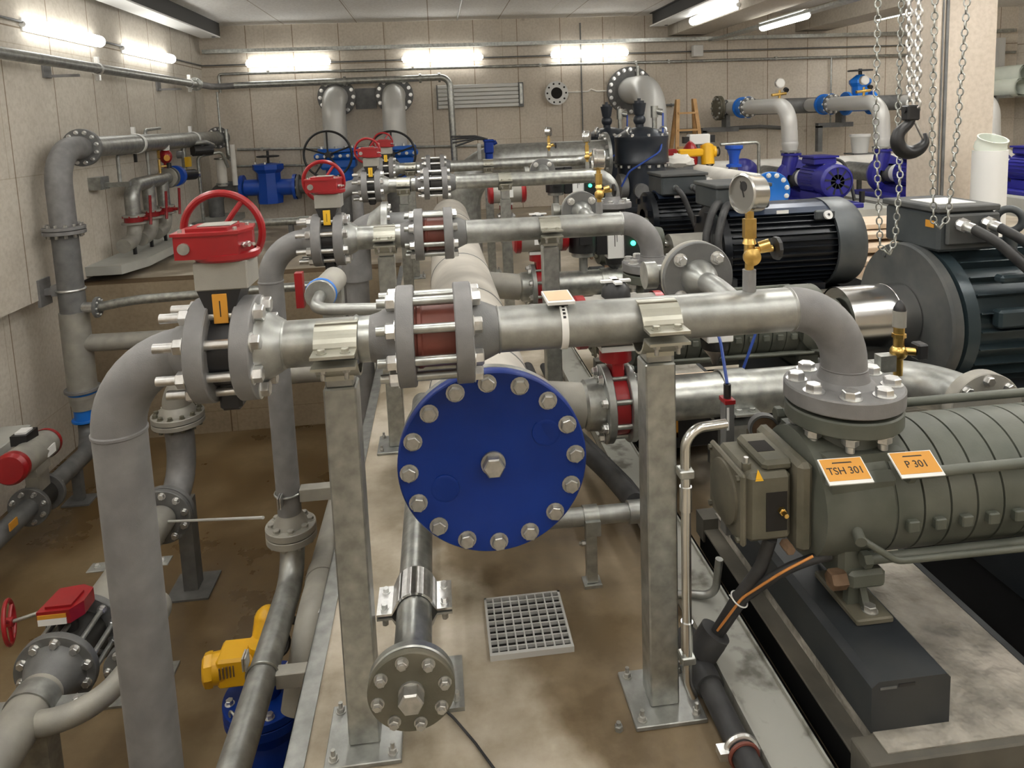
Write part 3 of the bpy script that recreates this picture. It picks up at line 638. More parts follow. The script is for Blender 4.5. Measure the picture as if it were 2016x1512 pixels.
WORD = {1: ('black butterfly valve with large red hand gear and orange label, nearest the camera', 'short grey flanged spool between the nearest black and brown-red valves', 'brown-red wafer valve between thick flanges, largest and nearest the blue cover', 'nearest discharge pipe, carrying the tan tag and turning down to the tagged pump'),
        2: ('black butterfly valve with red hand gear, directly behind the nearest one', 'short grey flanged spool in the second row from the camera', 'brown-red wafer valve in the second row, behind the nearest one', 'second discharge pipe from the camera, bending down before the black motor'),
        3: ('smaller black butterfly valve with red hand gear in the third row', 'short shiny flanged spool in the third row from the camera', 'black wafer valve between flanges in the third row', 'shiny third discharge pipe with a wide bend to the right'),
        4: ('small black butterfly valve with red hand gear in the farthest row', 'short flanged spool in the farthest row', 'black wafer valve between flanges in the farthest row', 'farthest discharge pipe in front of the dark tanks')}
for k, Y, z, wf, nm in rows:
    a = WORD[k]; valve_row(k, Y, z, wf, dict(valve=a[0], spool=a[1], check=a[2], pipe=a[3]))
PL = [('post under the nearest spool, left of the blue round cover', 'post under the nearest discharge pipe with a steel conduit along it'),
      ('post under the second row spool, behind the nearest row', 'post under the second discharge pipe, behind the tan tag'),
      ('post under the third row spool', 'post under the third discharge pipe'), ('post under the farthest spool', 'post under the farthest discharge pipe')]
for (k, Y, z, wf, nm), (la, lb) in zip(rows, PL):
    support_post(-.255, Y-.02, .955, z, 'galvanised square '+la); support_post(.533, Y-.02, .955, z, 'galvanised square '+lb)

# risers: out of the pit, elbow into the butterfly valves
RL = ['thick dull grey riser pipe in the left foreground with a wide elbow', 'grey riser pipe of the second row, flanged just below the walkway edge', 'grey riser pipe behind the second row valve', 'grey riser pipe of the farthest row']
for k, Y, z, wf, nm in rows:
    x = -.786; dx = (0, -.003, .016, .02)[k-1]; xf = -.585+dx
    x = {1: -.786, 2: -.803}.get(k, -.80)
    t = thing('riser_pipe', RL[k-1], 'pipe', (x, Y, PZ), 'riser pipes from the pit to the valves')
    R = .185
    MB().m(cast).tube([(x, Y, z-R-.004), (x, Y, z), (xf-.012, Y, z)], .0605 if k == 1 else PR, R, 44).build('elbow', None, t)
    rr = .0605 if k == 1 else PR
    f = MB().m(cast).disc((xf, Y, z), X_, .125, .044, 56).lathe((xf, Y, z), -X_, [(0, .085), (.015, .078), (.04, rr+.002), (.05, rr)], 36).build('flange', None, t)
    if k == 1:
        MB().m(cast).tube([(x, Y, z-R), (x, Y, -1.35), (x-.5, Y, -1.35)], rr, .18, 44).lathe((x, Y, z-R), Z_, [(-.006, rr), (-.003, rr+.003), (.003, rr+.003), (.006, rr)], 44).build('pipe', None, t)
    elif k == 2:
        MB().m(cast).tube([(x, Y, z-R), (x, Y, -.31)], rr, n=36).lathe((x, Y, z-R), Z_, [(-.006, rr), (-.003, rr+.003), (.003, rr+.003), (.006, rr)], 44).build('pipe', None, t)
        MB().m(dusty).lathe((x, Y, -.365), Z_, [(0, .085), (.02, .078), (.05, rr+.003), (.06, rr)], 36).build('neck', None, t)
        f = MB().m(dusty).disc((x, Y, -.40), Z_, .122, .036, 52).build('flange', None, t); bolts(f, (x, Y, -.364), Z_, .093, 8, .017, .015, dusty, .2)
        f = MB().m(dusty).disc((x, Y, -.44), Z_, .122, .036, 52).build('flange', None, t); bolts(f, (x, Y, -.44), -Z_, .093, 8, .017, .018, dusty, .2)
        MB().m(galv).tube([(x, Y, -.44), (x, Y, -.62), (x, Y-.4, -.62), (x, 1.5, -.62)], PR+.002, .2, 40).build('bend', None, t)
    else:
        MB().m(cast).tube([(x, Y, z-R), (x, Y, -1.2)], rr, n=28).build('pipe', None, t)
# clamps holding the second riser to the pit edge
def wall_clamp(c, ax, lab, arm):
    t = thing('pipe_bracket', lab, 'bracket', c)
    c = V(c); MB().m(galvb).torus(c, ax, PR+.006, .0055, 32, 8).build('pipe_ring', None, t)
    x, y, z = frame(ax, (1, 0, 0)); side = V((0, -1, 0)) if abs(V(ax).z) > .5 else V((-.5, 0, 1)).normalized()
    e = c+side*(PR+.03); n = V(ax).normalized(); b = MB().m(zinc)
    for q in (-1, 1): b.box(e-V((.028, .028, .028))+n*0, e-V((.022, -.028, -.028))+n*0) if q < 0 else b.box(e+V((.022-.04, -.028, -.028)), e+V((.028-.04, .028, .028)))
    b.build('lug', None, t)
    ar = MB().m(dusty).box((c.x+PR, c.y-.03, c.z-.045), (PX-.004, c.y+.03, c.z+.02), bev=.003).build('arm', None, t)
    bolts(ar, (c.x+(PX-c.x)*.65, c.y, c.z+.02), Z_, 0, 1, .012, .012, boltd, shank=.02)
wall_clamp((-.803, 3.4, -.2), (0, 0, 1), 'bracket with ring clamp above the flange of the second riser', 1)
wall_clamp((-.803, 2.72, -.62), (0, 1, 0), 'lower bracket with ring clamp beside the yellow valve drive', 1)
# two-bolt leg stud at the foreground riser
t = thing('pipe_bracket', 'end of a small bracket bolt beside the foreground riser at the lower edge', 'bracket', (-.70, 1.72, -.13))
b = MB().m(galvb).torus((-.786, 1.72, -.135), Z_, .066, .006, 32, 8).box((-.72, 1.69, -.15), (-.69, 1.75, -.12)); b.build('ring', None, t)
bolts(t, (-.69, 1.70, -.135), X_, 0, 1, .012, .012, zinc, shank=.02)

# small grey tags and gauges on the discharge pipes
def gauge(x, y, z0, face, lab, s=1.0, dark=False, body=True):
    """brass gauge cock and glycerine gauge; z0 = top of the nipple"""
    t = thing('pressure_gauge', lab, 'gauge', (x, y, z0), 'pressure gauges on the discharge pipes')
    b = MB().m(brass).cyl((x, y, z0), (x, y, z0+.035*s), .011*s, n=6).cyl((x, y, z0+.03*s), (x, y, z0+.075*s), .0135*s).lathe((x-.004*s, y-.018*s, z0+.04*s), (-.15, -1, 0), [(0, 0), (0, .021*s), (.014*s, .022*s), (.016*s, .014*s), (.018*s, .01*s), (.018*s, 0)], 24)
    b.cyl((x, y, z0+.05*s), (x+.06*s, y-.005, z0+.055*s), .009*s).cyl((x+.025*s, y-.003, z0+.06*s), (x+.05*s, y-.01*s, z0+.068*s), .014*s).cyl((x, y, z0+.07*s), (x, y, z0+.09*s), .018*s, .012*s, n=16)
    b.cyl((x, y, z0+.085*s), (x, y, z0+.135*s), .0175*s, n=6).cyl((x, y, z0+.135*s), (x, y, z0+.155*s), .011*s, n=6)
    b.build('gauge_cock', None, t)
    MB().m(blk).lathe((x+.062*s, y-.006*s, z0+.055*s), X_, [(0, 0), (0, .012*s), (.003*s, .03*s), (.012*s, .031*s), (.018*s, .018*s), (.02*s, 0)], 10).build('knob', None, t)
    c = V((x, y, z0+.2*s)); f = V(face).normalized()
    cs = MB().m(steel).lathe(c-f*.028*s, f, [(0, 0), (0, .044*s), (.004*s, .048*s), (.038*s, .048*s), (.040*s, .0515*s), (.052*s, .0515*s), (.054*s, .046*s), (.046*s, .045*s)], 44).build('case', None, t)
    MB().m(gface).cyl(c+f*.0185*s, c+f*.0195*s, .0455*s, n=40).build('dial', None, cs)
    xx, yy, zz = frame(f)
    MB().m(ink).prism([(-.002*s, -.01*s), (.002*s, -.01*s), (.0008*s, .033*s), (-.0008*s, .033*s)], c+f*.020*s, (xx+yy*.4).normalized(), (yy-xx*.4).normalized(), f*.001).build('needle', None, cs)
    MB().m(blk).cyl(c+f*.019*s+yy*.018*s, c+f*.0205*s+yy*.018*s, .013*s, n=20).build('relief_plug', None, cs)
    return t
gauge(.79, 1.72, 1.165, (-.97, -.27, .05), 'large round steel pressure gauge on brass cock, nearest the camera')
gauge(.79, 3.4, 1.153, (-.99, .1, .05), 'pressure gauge on brass cock on the second discharge pipe, seen edge on', 1.05)
gauge(1.2, 5.55, 1.215, (-.9, .4, 0), 'pressure gauge on brass cock on the third discharge pipe', 1.0)
gauge(1.17, 7.25, 1.235, (-.9, .4, 0), 'pressure gauge on brass cock on the farthest discharge pipe', 1.0)
# tan tag on the perforated strap
t = thing('tag_holder', 'tan tag plate on a white perforated strap around the nearest discharge pipe', 'tag', (.295, 1.72, 1.055))
MB().m(white).lathe((.287, 1.72, 1.055), X_, [(0, PR+.0005), (0, PR+.003), (.017, PR+.003), (.017, PR+.0005)], 40).build('strap', None, t)
b = MB().m(ink)
for i in range(6):
    a = 1.45-i*.17; p = V((.2955, 1.72-(PR+.003)*math.cos(a), 1.055+(PR+.003)*math.sin(a))); nn = V((0, -math.cos(a), math.sin(a))); tt = V((0, math.sin(a), math.cos(a)))
    b.prism([(-.0035, -.003), (.0035, -.003), (.0035, .003), (-.0035, .003)], p, X_, tt, nn*.0006)
b.build('strap_holes', None, t)
MB().m(white).prism([(-.034, -.03), (.034, -.03), (.034, .032), (-.034, .032)], (.287, 1.71, 1.125), X_, V((-.12, .96, .25)).normalized(), V((0, -.25, .96))*.008).m(blk).box((.275, 1.69, 1.112), (.308, 1.73, 1.125)).build('plate', None, t)
MB().m(tan).prism([(-.03, -.021), (.03, -.021), (.03, .028), (-.03, .028)], V((.287, 1.71, 1.125))+V((0, -.25, .96))*.0081, X_, V((-.12, .96, .25)).normalized(), V((0, -.25, .96))*.001).build('tag', None, t)

# ================================================================ suction manifold with the blue cover
t = thing('blind_flange', 'large deep blue blind flange with sixteen bolts and centre plug', 'flange', (.113, 1.84, 0))
bc = V((.115, 1.84, .642)); tl = V((-.045, -1, -.0)).normalized()
bf = MB().m(blue).lathe(bc+Y_*.04, -Y_, [(0, 0), (0, .2585), (.003, .2605), (.032, .2605), (.035, .258), (.0375, .256), (.0375, .168), (.0335, .160), (.0335, 0)], 96)
for dx, dz in ((-.135, -.062), (.15, .075)): bf.lathe(bc+V((dx, .0062, dz)), -Y_, [(0, 0), (0, .040), (.003, .039), (.004, .037), (.004, .030), (.001, 0)], 36)
bfl = bf.build('disc', None, t, sharp=40)
bolts(bfl, bc+Y_*.0025, -Y_, .229, 16, .0205, .016, boltd, .03)
MB().m(brass).m(boltd).cyl(bc+Y_*.006, bc-Y_*.002, .034, n=28).hexa(bc-Y_*.002+V((0, 0, 0)), -Y_, .030, .03).build('centre_plug', None, t)
t = thing('suction_manifold', 'large pale grey manifold pipe running back behind the blue cover', 'pipe', (.115, 3, 0))
MB().m(galvb).disc(bc+Y_*.04, Y_, .26, .03, 72).build('flange', None, t)
MB().m(dlight).cyl(bc+Y_*.07, (bc.x, 7.0, bc.z), .176, n=56).build('pipe', None, t)
for y in (2.35, 3.2, 4.05, 5.0, 5.9): MB().m(castd).lathe((bc.x, y, bc.z), Y_, [(-.006, .1755), (0, .179), (.006, .1755)], 56).build('weld', None, t)
for y in (2.5, 4.45, 6.5): MB().m(dusty).cyl((bc.x+.1, y, .54), (.50, y, {2.5: .505, 4.45: .50}.get(y, .58)), .084, n=32).build('outlet', None, t)
for y in (2.9, 5.2):
    MB().m(galv).box((bc.x-.05, y-.05, 0), (bc.x+.05, y+.05, .46)).box((bc.x-.18, y-.07, .40), (bc.x+.18, y+.07, .46)).build('saddle', None, t)

# suction branches: red pneumatic valve, instrument, elbow towards the pump
def suction(k, Y, z):
    L = [('red butterfly valve with pneumatic drive between the blue cover and the post', 'nearest grey suction pipe with clamp, behind the steel conduit'), ('red butterfly valve with pneumatic drive below the second discharge pipe', 'grey suction pipe of the second row, below the tan tag'), ('red butterfly valve with pneumatic drive below the third discharge pipe', 'grey suction pipe of the third row')][k-1]
    t = thing('pneumatic_valve', L[0], 'valve', (.63, Y, 0), 'red pneumatic butterfly valves on the suction pipes')
    MB().m(red).cyl((.60, Y, z), (.655, Y, z), .115, n=40).box((.605, Y-.05, z+.08), (.65, Y+.05, z+.19), bev=.006).cyl((.628, Y, z+.17), (.628, Y, z+.215), .06).build('body', None, t)
    MB().m(white).box((.565, Y-.055, z+.215), (.69, Y+.055, z+.235)).m(zinc).cyl((.628, Y, z+.235), (.628, Y, z+.26), .04).build('yoke', None, t)
    MB().m(dusty).cyl((.50, Y-.02, z+.325), (.78, Y-.02, z+.325), .092, n=32).box((.55, Y-.085, z+.25), (.73, Y+.045, z+.41), bev=.01).build('actuator', None, t)
    MB().m(red).lathe((.50, Y-.02, z+.325), -X_, [(-.01, .098), (.02, .098), (.035, .08), (.037, 0)], 28).build('end_cap', None, t)
    MB().m(red).lathe((.78, Y-.02, z+.325), X_, [(-.01, .098), (.02, .098), (.035, .08), (.037, 0)], 28).build('end_cap', None, t)
    MB().m(blk).lathe((.63, Y-.02, z+.405), Z_, [(0, 0), (0, .055), (.04, .05), (.06, .035), (.065, 0)], 24).build('indicator_dome', None, t)
    MB().m(label).box((.575, Y-.030, z+.468), (.685, Y-.008, z+.476)).box((.617, Y-.07, z+.468), (.643, Y+.03, z+.476)).build('indicator', None, t)
    MB().m(label).box((.59, Y-.114, z+.29), (.69, Y-.111, z+.36)).build('label', None, t)
    for i in range(8):
        a = PI/8+2*PI*i/8; p = (Y+.12*math.cos(a), z+.12*math.sin(a))
        s = MB().m(galvb).cyl((.545, *p), (.71, *p), .010, n=12).build('stud', None, t)
        bolts(s, (.568, *p), -X_, 0, 1, .016, .016, zinc, name='nut'); bolts(s, (.686, *p), X_, 0, 1, .016, .016, zinc, name='nut')
    t = thing('suction_pipe', L[1], 'pipe', (1, Y, 0), 'suction pipes feeding the pumps')
    for x in (.570, .657): MB().m(galv).disc((x, Y, z), X_, .145, .028, 48).build('flange', None, t)
    MB().m(galvb).lathe((.53, Y, z), X_, [(-.03, .084), (-.02, .094), (.0, .096), (.04, .096)], 36).build('collar', None, t)
    MB().m(galvb).lathe((.685, Y, z), X_, [(0, .1), (.03, .09), (.04, .084)], 36).build('collar', None, t)
    MB().m(galvb).cyl((.50, Y, z), (.57, Y, z), .084, n=40).build('pipe', None, t)
    xq = (1.62, 1.26, 1.10)[k-1]
    MB().m(galvb).cyl((.68, Y, z), (xq, Y, z), .084, n=40).build('pipe', None, t)
    MB().m(galv).tube([(xq, Y, z), (xq+.24, Y, z), (xq+.24, Y-.28, z)], .085, .22, 36).lathe((xq+.02, Y, z), X_, [(-.004, .084), (0, .0875), (.004, .084)], 36).build('elbow', None, t)
    f = MB().m(dusty).disc((xq+.24, Y-.33, z), Y_, .135, .05, 48).build('flange', None, t); bolts(f, (xq+.24, Y-.33, z), -Y_, .11, 8, .017, .016, zinc); 
    MB().m(galvb).lathe((1.08, Y, z), X_, [(-.05, .086), (-.05, .092), (.05, .092), (.05, .086)], 36).box((1.03, Y-.15, z-.03), (1.13, Y-.075, z-.022)).box((1.03, Y+.075, z-.03), (1.13, Y+.15, z-.022)).build('clamp', None, t)
    bolts(t, (1.055, Y-.12, z-.022), Z_, 0, 1, .012, .01, galvb); bolts(t, (1.105, Y-.12, z-.022), Z_, 0, 1, .012, .01, galvb)
    MB().m(galv).box((1.04, Y-.04, 0), (1.12, Y+.04, z-.09)).box((1.0, Y-.1, z-.1), (1.16, Y+.1, z-.085)).build('post', None, t)
for k, Y, z in ((1, 2.5, .505), (2, 4.45, .50), (3, 6.5, .58)): suction(k, Y, z)
def instrument(k, x, Y, z, lab):
    t = thing('flow_switch', lab, 'instrument', (x, Y, z), 'instruments standing on the suction pipes')
    MB().m(galv).cyl((x-.12, Y, z+.07), (x-.12, Y, z+.24), .028).disc((x-.12, Y, z+.24), Z_, .075, .03).build('stem', None, t)
    MB().m(blk).cyl((x-.12, Y, z+.27), (x-.12, Y, z+.50), .092, n=28).box((x-.16, Y-.105, z+.33), (x-.08, Y-.07, z+.42)).box((x-.04, Y-.05, z+.25), (x+.03, Y+.05, z+.50)).build('drive', None, t)
    MB().m(label).box((x+.03, Y-.06, z+.22), (x+.14, Y+.04, z+.40), bev=.004).m(ink).box((x+.075, Y-.0625, z+.30), (x+.079, Y-.0595, z+.39)).box((x+.09, Y-.0625, z+.33), (x+.093, Y-.0595, z+.39)).build('housing', None, t)
    MB().m(blk).lathe((x+.085, Y, z+.22), -Z_, [(0, .0), (0, .06), (.04, .055), (.08, .02), (.11, .012), (.11, 0)], 20).build('funnel', None, t)
    if k > 1: MB().m(green).ball((x+.19, Y-.085, z+.32), .016).build('status_light', None, t); MB().m(blk).box((x+.14, Y-.08, z+.24), (x+.24, Y+.02, z+.40)).build('plug', None, t)
    MB().m(bcable).tube([(x+.20, Y-.03, z+.36), (x+.24, Y-.05, z+.25), (x+.17, Y-.05, z+.06)], .006, .06, 8).build('cable', None, t)
instrument(1, 1.03, 2.75, .42, 'white boxed flow switch with black funnel below the nearest discharge pipe')
instrument(2, 1.04, 4.45, .44, 'black flow switch with white label and green light below the second discharge pipe')
instrument(3, 1.22, 6.5, .62, 'flow switch with white label and green light below the third discharge pipe')
# ================================================================ multistage pumps
def pump(Y, dx, ns, lab, dz=0):
    t = thing('multistage_pump', lab, 'pump', (1.2+dx, Y, .15), 'green grey multistage pumps')
    za = .555
    def P(x, y, z): return V((x+dx, Y+y, z+(dz if z < .70 else 0)))
    # bearing housing
    b = MB().m(pdust).box(P(.742, -.10, .475), P(.86, .10, .66), bev=.012).box(P(.79, -.085, .655), P(.872, .085, .685), bev=.01)
    b.box(P(.865, -.125, .45), P(.905, .125, .69), bev=.012)
    bh = b.build('bearing_housing', None, t)
    MB().m(pdust).box(P(.722, -.105, .47), P(.738, .105, .665), bev=.006).lathe(P(.722, 0, .57), -X_, [(0, .085), (.006, .084), (.010, .07), (.010, 0)], 36).build('end_plate', None, bh)
    for y in (-.09, .09):
        for z in (.485, .65): bolts(bh, P(.722, y, z), -X_, 0, 1, .008, .008, pdust, washer=False)
    MB().m(hole).box(P(.79, -.1012, .505), P(.846, -.0995, .61)).build('opening', None, bh); MB().m(hole).box(P(.80, -.03, .684), P(.848, .03, .6862)).build('opening', None, bh)
    MB().m(brass).hexa(P(.83, -.1015, .56), -Y_, .010, .012).cyl(P(.83, -.112, .56), P(.83, -.13, .56), .006).build('drain_fitting', None, bh); MB().m(cage).hexa(P(.845, -.09, .462), -Y_, .014, .035).build('drain_plug', None, bh)
    MB().m(pdust).cyl(P(.755, -.06, .655), P(.755, -.06, .675), .012, n=6).m(zinc).cyl(P(.755, -.06, .675), P(.755, -.06, .69), .006).build('grease_nipple', None, bh)
    MB().m(yel).prism([(-.011, -.012), (.011, -.012), (0, .016)], P(.772, -.096, .655), X_, V((0, .35, .94)).normalized(), V((0, -.94, .35))*.0012).build('warning_triangle', None, bh)
    # discharge casing with nozzle
    b = MB().m(pgreen).lathe(P(.905, 0, za), X_, [(0, 0), (0, .13), (.012, .168), (.19, .172), (.20, .166)], 48)
    b.box(P(.915, -.155, .60), P(1.12, .155, .662), bev=.02).box(P(.94, -.12, .655), P(1.15, .12, .70), bev=.02)
    b.lathe(P(1.053, 0, .66), Z_, [(0, .125), (.04, .098), (.09-dz, .09)], 40)
    cs = b.build('discharge_casing', None, t)
    f = MB().m(pgreen).disc(P(1.053, 0, .746), Z_, .147, .044, 64, .004).m(rub).cyl(P(1.053, 0, .79), P(1.053, 0, .80 if dx == 0 else .84), .10, n=48).build('nozzle_flange', None, t)
    # stages
    st = MB().m(pgreen); x0 = 1.10
    for i in range(ns):
        st.lathe(P(x0+i*.072, 0, za), X_, [(0, .160), (.0018, .160), (.004, .170), (.070, .170), (.0715, .160)], 64)
        st.box(P(x0+i*.072+.022, -.184, .515), P(x0+i*.072+.052, -.15, .545), bev=.003)
    st.build('stage_casings', None, t)
    xe = x0+ns*.072
    b = MB().m(pgreen).lathe(P(xe, 0, za), X_, [(0, .165), (.01, .185), (.16, .185), (.18, .12), (.28, .10), (.28, 0)], 40).lathe(P(xe+.1, -.1, za), -Y_, [(0, .12), (.09, .11)], 32).box(P(xe+.02, -.1, .27), P(xe+.14, .1, .45), bev=.01)
    b.build('suction_casing', None, t)
    MB().m(polish).cyl(P(xe+.28, 0, za-.03), P(xe+.34, 0, za-.04), .035).build('shaft', None, t)
    for xs, y, z in ((1.13, -.176, .668), (1.04, -.15, .435), (.97, .176, .69), (.97, .15, .41)):
        MB().m(pgreen).cyl(P(xs, y, z), P(xe+.12, y, z), .0135, n=16).hexa(P(xs, y, z), -X_, .021, .02).build('tie_rod', None, t)
    MB().m(pgreen).tube([P(.985, -.17, .52), P(1.01, -.20, .508), P(1.075, -.205, .462), P(xe+.05, -.205, .452)], .0085, .05, 12).cyl(P(.995, -.165, .525), P(.985, -.20, .517), .014, n=12).build('balance_pipe', None, t)
    b = MB().m(pgreen).box(P(.975, -.13, .375), P(1.075, .13, .46), bev=.012).box(P(.99, -.15, .35), P(1.09, -.10, .40), bev=.01)
    b.prism([(1.005+dx, .285), (1.06+dx, .285), (1.05+dx, .37), (1.01+dx, .37)], (0, Y-.115, 0), X_, Z_, (0, .022, 0))
    b.prism([(-.145, .285), (.1, .285), (.09, .4), (-.09, .4)], (1.035+dx, Y, 0), Y_, Z_, (.018, 0, 0))
    ft = b.build('foot_web', None, t)
    MB().m(cage).hexa(P(.985, -.13, .375), -X_, .026, .04).build('drain_plug', None, ft)
    fp = MB().m(pdust).box(P(.995, -.175, .271), P(1.095, .03, .289), bev=.004).build('foot_plate', None, t)
    for y in (-.145,): bolts(fp, P(1.048, y, .289), Z_, 0, 1, .016, .014, boltd)
    return t
p1 = pump(1.72, 0, 12, 'dusty green-grey multistage pump with two orange tags, nearest the camera')
pump(3.4, 0, 9, 'green-grey multistage pump below the second discharge pipe, left of the polished coupling', -.07)
pump(5.55, .347, 1, 'green-grey multistage pump of the third row, behind the second')
# engraved tags on the first pump
def tagplate(cx, lines, lab):
    c = V((cx, 1.72-.19, .70)); up = V((-.0, .85, .53)).normalized(); n = V((0, -.53, .85))
    ux = V((.995, -.0, -.02)).normalized()
    t = thing('tag_plate', lab, 'tag', c, 'orange tags on the nearest pump')
    MB().m(white).prism([(-.056, -.035), (.056, -.035), (.056, .033), (-.056, .033)], c, ux, up, n*.004).build('plate', None, t)
    MB().m(org).prism([(-.053, -.026), (.053, -.026), (.053, .031), (-.053, .031)], c+n*.004, ux, up, n*.0008).build('label', None, t)
    text(t, lines, c+n*.0052+up*-.002, ux, up, .026)
    MB().m(ink).prism([(-.026, .0185), (.026, .0185), (.024, .0215), (-.024, .0215)], c+n*.0048, ux, up, n*.0004).build('print', None, t)
tagplate(.945, 'TSH 301', 'orange tag lettered TSH 301 on the nearest pump')
tagplate(1.128, 'P 301', 'orange tag lettered P 301 on the nearest pump')

# skids
def base_frame(Y, lab, dx=0):
    t = thing('pump_skid', lab, 'base frame', (1.3+dx, Y, 0), 'steel base frames under the pumps')
    def P(x, y, z): return V((x+dx, y+Y, z))
    MB().m(skidd).box(P(.878, -.42, .098), P(.935, .62, .106), bev=.002).box(P(.875, -.42, .06), P(3.4, -.345, .145), bev=.004).box(P(.875, .55, .06), P(3.4, .62, .145)).build('rail', None, t)
    MB().m(slot).box(P(.882, -.40, .010), P(.93, .6, .098)).m(skid).m(slot).box(P(1.45, -.38, .012), P(3.38, .58, .03)).build('web', None, t)  # shade of the side gap and opening is put into this black
    MB().m(sand).box(P(.93, -.40, .05), P(1.42, .58, .148)).build('grout_bed', None, t)
    pd = MB().m(skid)
    pd.prism([(.925+dx, .145), (1.118+dx, .145), (1.118+dx, .262), (1.108+dx, .272), (.942+dx, .272), (.925+dx, .258)], (0, Y-.345, 0), X_, Z_, (0, .78, 0))
    pdo = pd.build('pedestal', None, t)
    MB().m(blk).box(P(.99, -.3465, .254), (1.03+dx, Y-.3445, .262)).m(castd).box(P(.945, -.3465, .252), (.985+dx, Y-.3445, .258)).build('slot', None, pdo)
    MB().m(skid).box(P(1.42, -.34, .03), P(1.44, .55, .15)).box(P(1.75, -.34, .03), P(1.95, .55, .27)).build('cross_member', None, t)
    return t
base_frame(1.72, 'slate base frame with dusty grout bed under the nearest pump')
base_frame(3.4, 'slate base frame under the second pump')
base_frame(5.55, 'slate base frame under the third pump', .347)

# channel kerb, floor pipes and conduits
t = thing('floor_channel', 'long worn light steel channel on the floor beside the nearest base frame', 'channel', (.77, 2, 0))
kerbm = mat('worn_channel', (.40, .40, .36), .55, .3, col2=(.17, .165, .14), nscale=11, bump=.1, thr=(.56, .70))
MB().m(kerbm).prism([(.702, .012), (.702, .06), (.708, .06), (.708, .048), (.838, .048), (.838, .06), (.844, .06), (.844, .012)], (0, -.5, 0), X_, Z_, (0, 7.4, 0)).build('channel', None, t)
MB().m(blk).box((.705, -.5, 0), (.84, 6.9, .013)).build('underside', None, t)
o = MB().m(slot).box((.846, -.5, 0), (.880, 6.9, .008)).build('gap_shade'); tag(o, 'painted shade strip in the gap between channel and base frame', 'gap')  # near-black strip paints the shade of the narrow gap

t = thing('drain_pipe', 'black floor drain pipe with a branch beside the right hand post', 'pipe', (.66, 1.5, 0))
MB().m(rub).cyl((.657, .6, .05), (.657, 1.80, .05), .031, n=28).build('pipe', None, t)
MB().m(rub).cyl((.657, 1.66, .05), (.657, 1.85, .05), .037, n=28).tube([(.657, 1.82, .05), (.657, 1.75, .055), (.70, 1.745, .12)], .037, .05, 24).cyl((.667, 1.748, .08), (.705, 1.742, .145), .042, n=28).build('branch_fitting', None, t)
MB().m(zinc).torus((.657, 1.47, .05), Y_, .036, .008, 28, 8).box((.60, 1.455, .04), (.625, 1.485, .06)).box((.69, 1.455, .04), (.70, 1.485, .06)).m(red).build('clamp', None, t)
MB().m(dred).torus((.657, 1.452, .05), Y_, .034, .005, 28, 8).build('rubber_ring', None, t)
for y in (.9,): MB().m(zinc).torus((.657, y, .05), Y_, .036, .008, 28, 8).box((.64, y-.02, 0), (.674, y+.02, .02)).build('clamp', None, t)
t = thing('cable_loom', 'black cable bundle with an orange stripe rising from the drain branch to the pump bearing', 'cable', (.7, 1.75, .1))
MB().m(rub).tube([(.70, 1.744, .125), (.755, 1.71, .26), (.80, 1.67, .37), (.815, 1.645, .47)], .017, .2, 16).tube([(.715, 1.738, .14), (.77, 1.70, .27), (.83, 1.62, .39), (.905, 1.60, .435), (.96, 1.62, .42)], .013, .12, 12).build('cable', None, t)
MB().m(ocable).tube([(.703, 1.725, .16), (.756, 1.685, .28), (.83, 1.605, .402), (.90, 1.588, .447)], .0035, .12, 8).build('stripe', None, t)
MB().m(white).torus((.757, 1.705, .262), (.4, -.3, .85), .024, .002, 24, 6).tube([(.735, 1.70, .27), (.725, 1.695, .285)], .0018, .01, 6).build('cable_tie', None, t)
t = thing('steel_conduit', 'bent stainless conduit strapped to the post beside the nearest pump', 'conduit', (.58, 1.62, .1))
MB().m(steel).tube([(.60, 1.636, .055), (.585, 1.636, .10), (.585, 1.636, .79), (.70, 1.66, .785)], .0125, .05, 20).build('tube', None, t)
for z0, z1 in ((.19, .27), (.575, .64)): MB().m(polish).cyl((.585, 1.636, z0), (.585, 1.636, z1), .0155, n=20).build('coupling', None, t)
for z0 in (.155, .665): MB().m(galvb).box((.566, 1.62, z0), (.604, 1.6595, z0+.022), bev=.003).build('strap', None, t)
t = thing('cable_duct', 'narrow dark upright duct with red top behind the conduit end', 'duct', (.82, 1.95, .3))
kx, ky, kz = .828, 1.95, .715
MB().m(castd).box((kx-.014, ky-.02, .30), (kx+.014, ky+.02, kz), bev=.002).build('profile', None, t)
MB().m(red).box((kx-.016, ky-.023, kz), (kx+.016, ky+.023, kz+.012)).build('top_cover', None, t)
MB().m(label).box((kx-.01, ky-.0212, kz-.08), (kx-.003, ky-.02, kz-.01)).build('print', None, t)
MB().m(blk).cyl((kx, ky, kz+.012), (kx, ky, kz+.055), .011).m(bcable).tube([(kx, ky, kz+.055), (kx+.02, ky+.1, kz+.16), (kx+.05, ky+.3, kz+.20)], .005, .1, 8).build('sensor_plug', None, t)
t = thing('round_gauge', 'dusty round dial gauge lying beside the pump nozzle', 'gauge', (.86, 1.85, .70))
gq = at(1505, 845, Y=1.97)
MB().m(castd).lathe(gq, (-.25, -.95, .1), [(-.02, 0), (-.02, .046), (.012, .046), (.012, .040), (.006, .038), (.006, 0)], 36).tube([gq+V((.01, .02, 0)), gq+V((.06, .03, .01)), (1.0, 1.86, .72)], .012, .05, 12).build('case', None, t)
MB().m(cage).cyl(gq+V((-.25, -.95, .1)).normalized()*.0055, gq+V((-.25, -.95, .1)).normalized()*.0065, .037, n=32).build('dial', None, t)

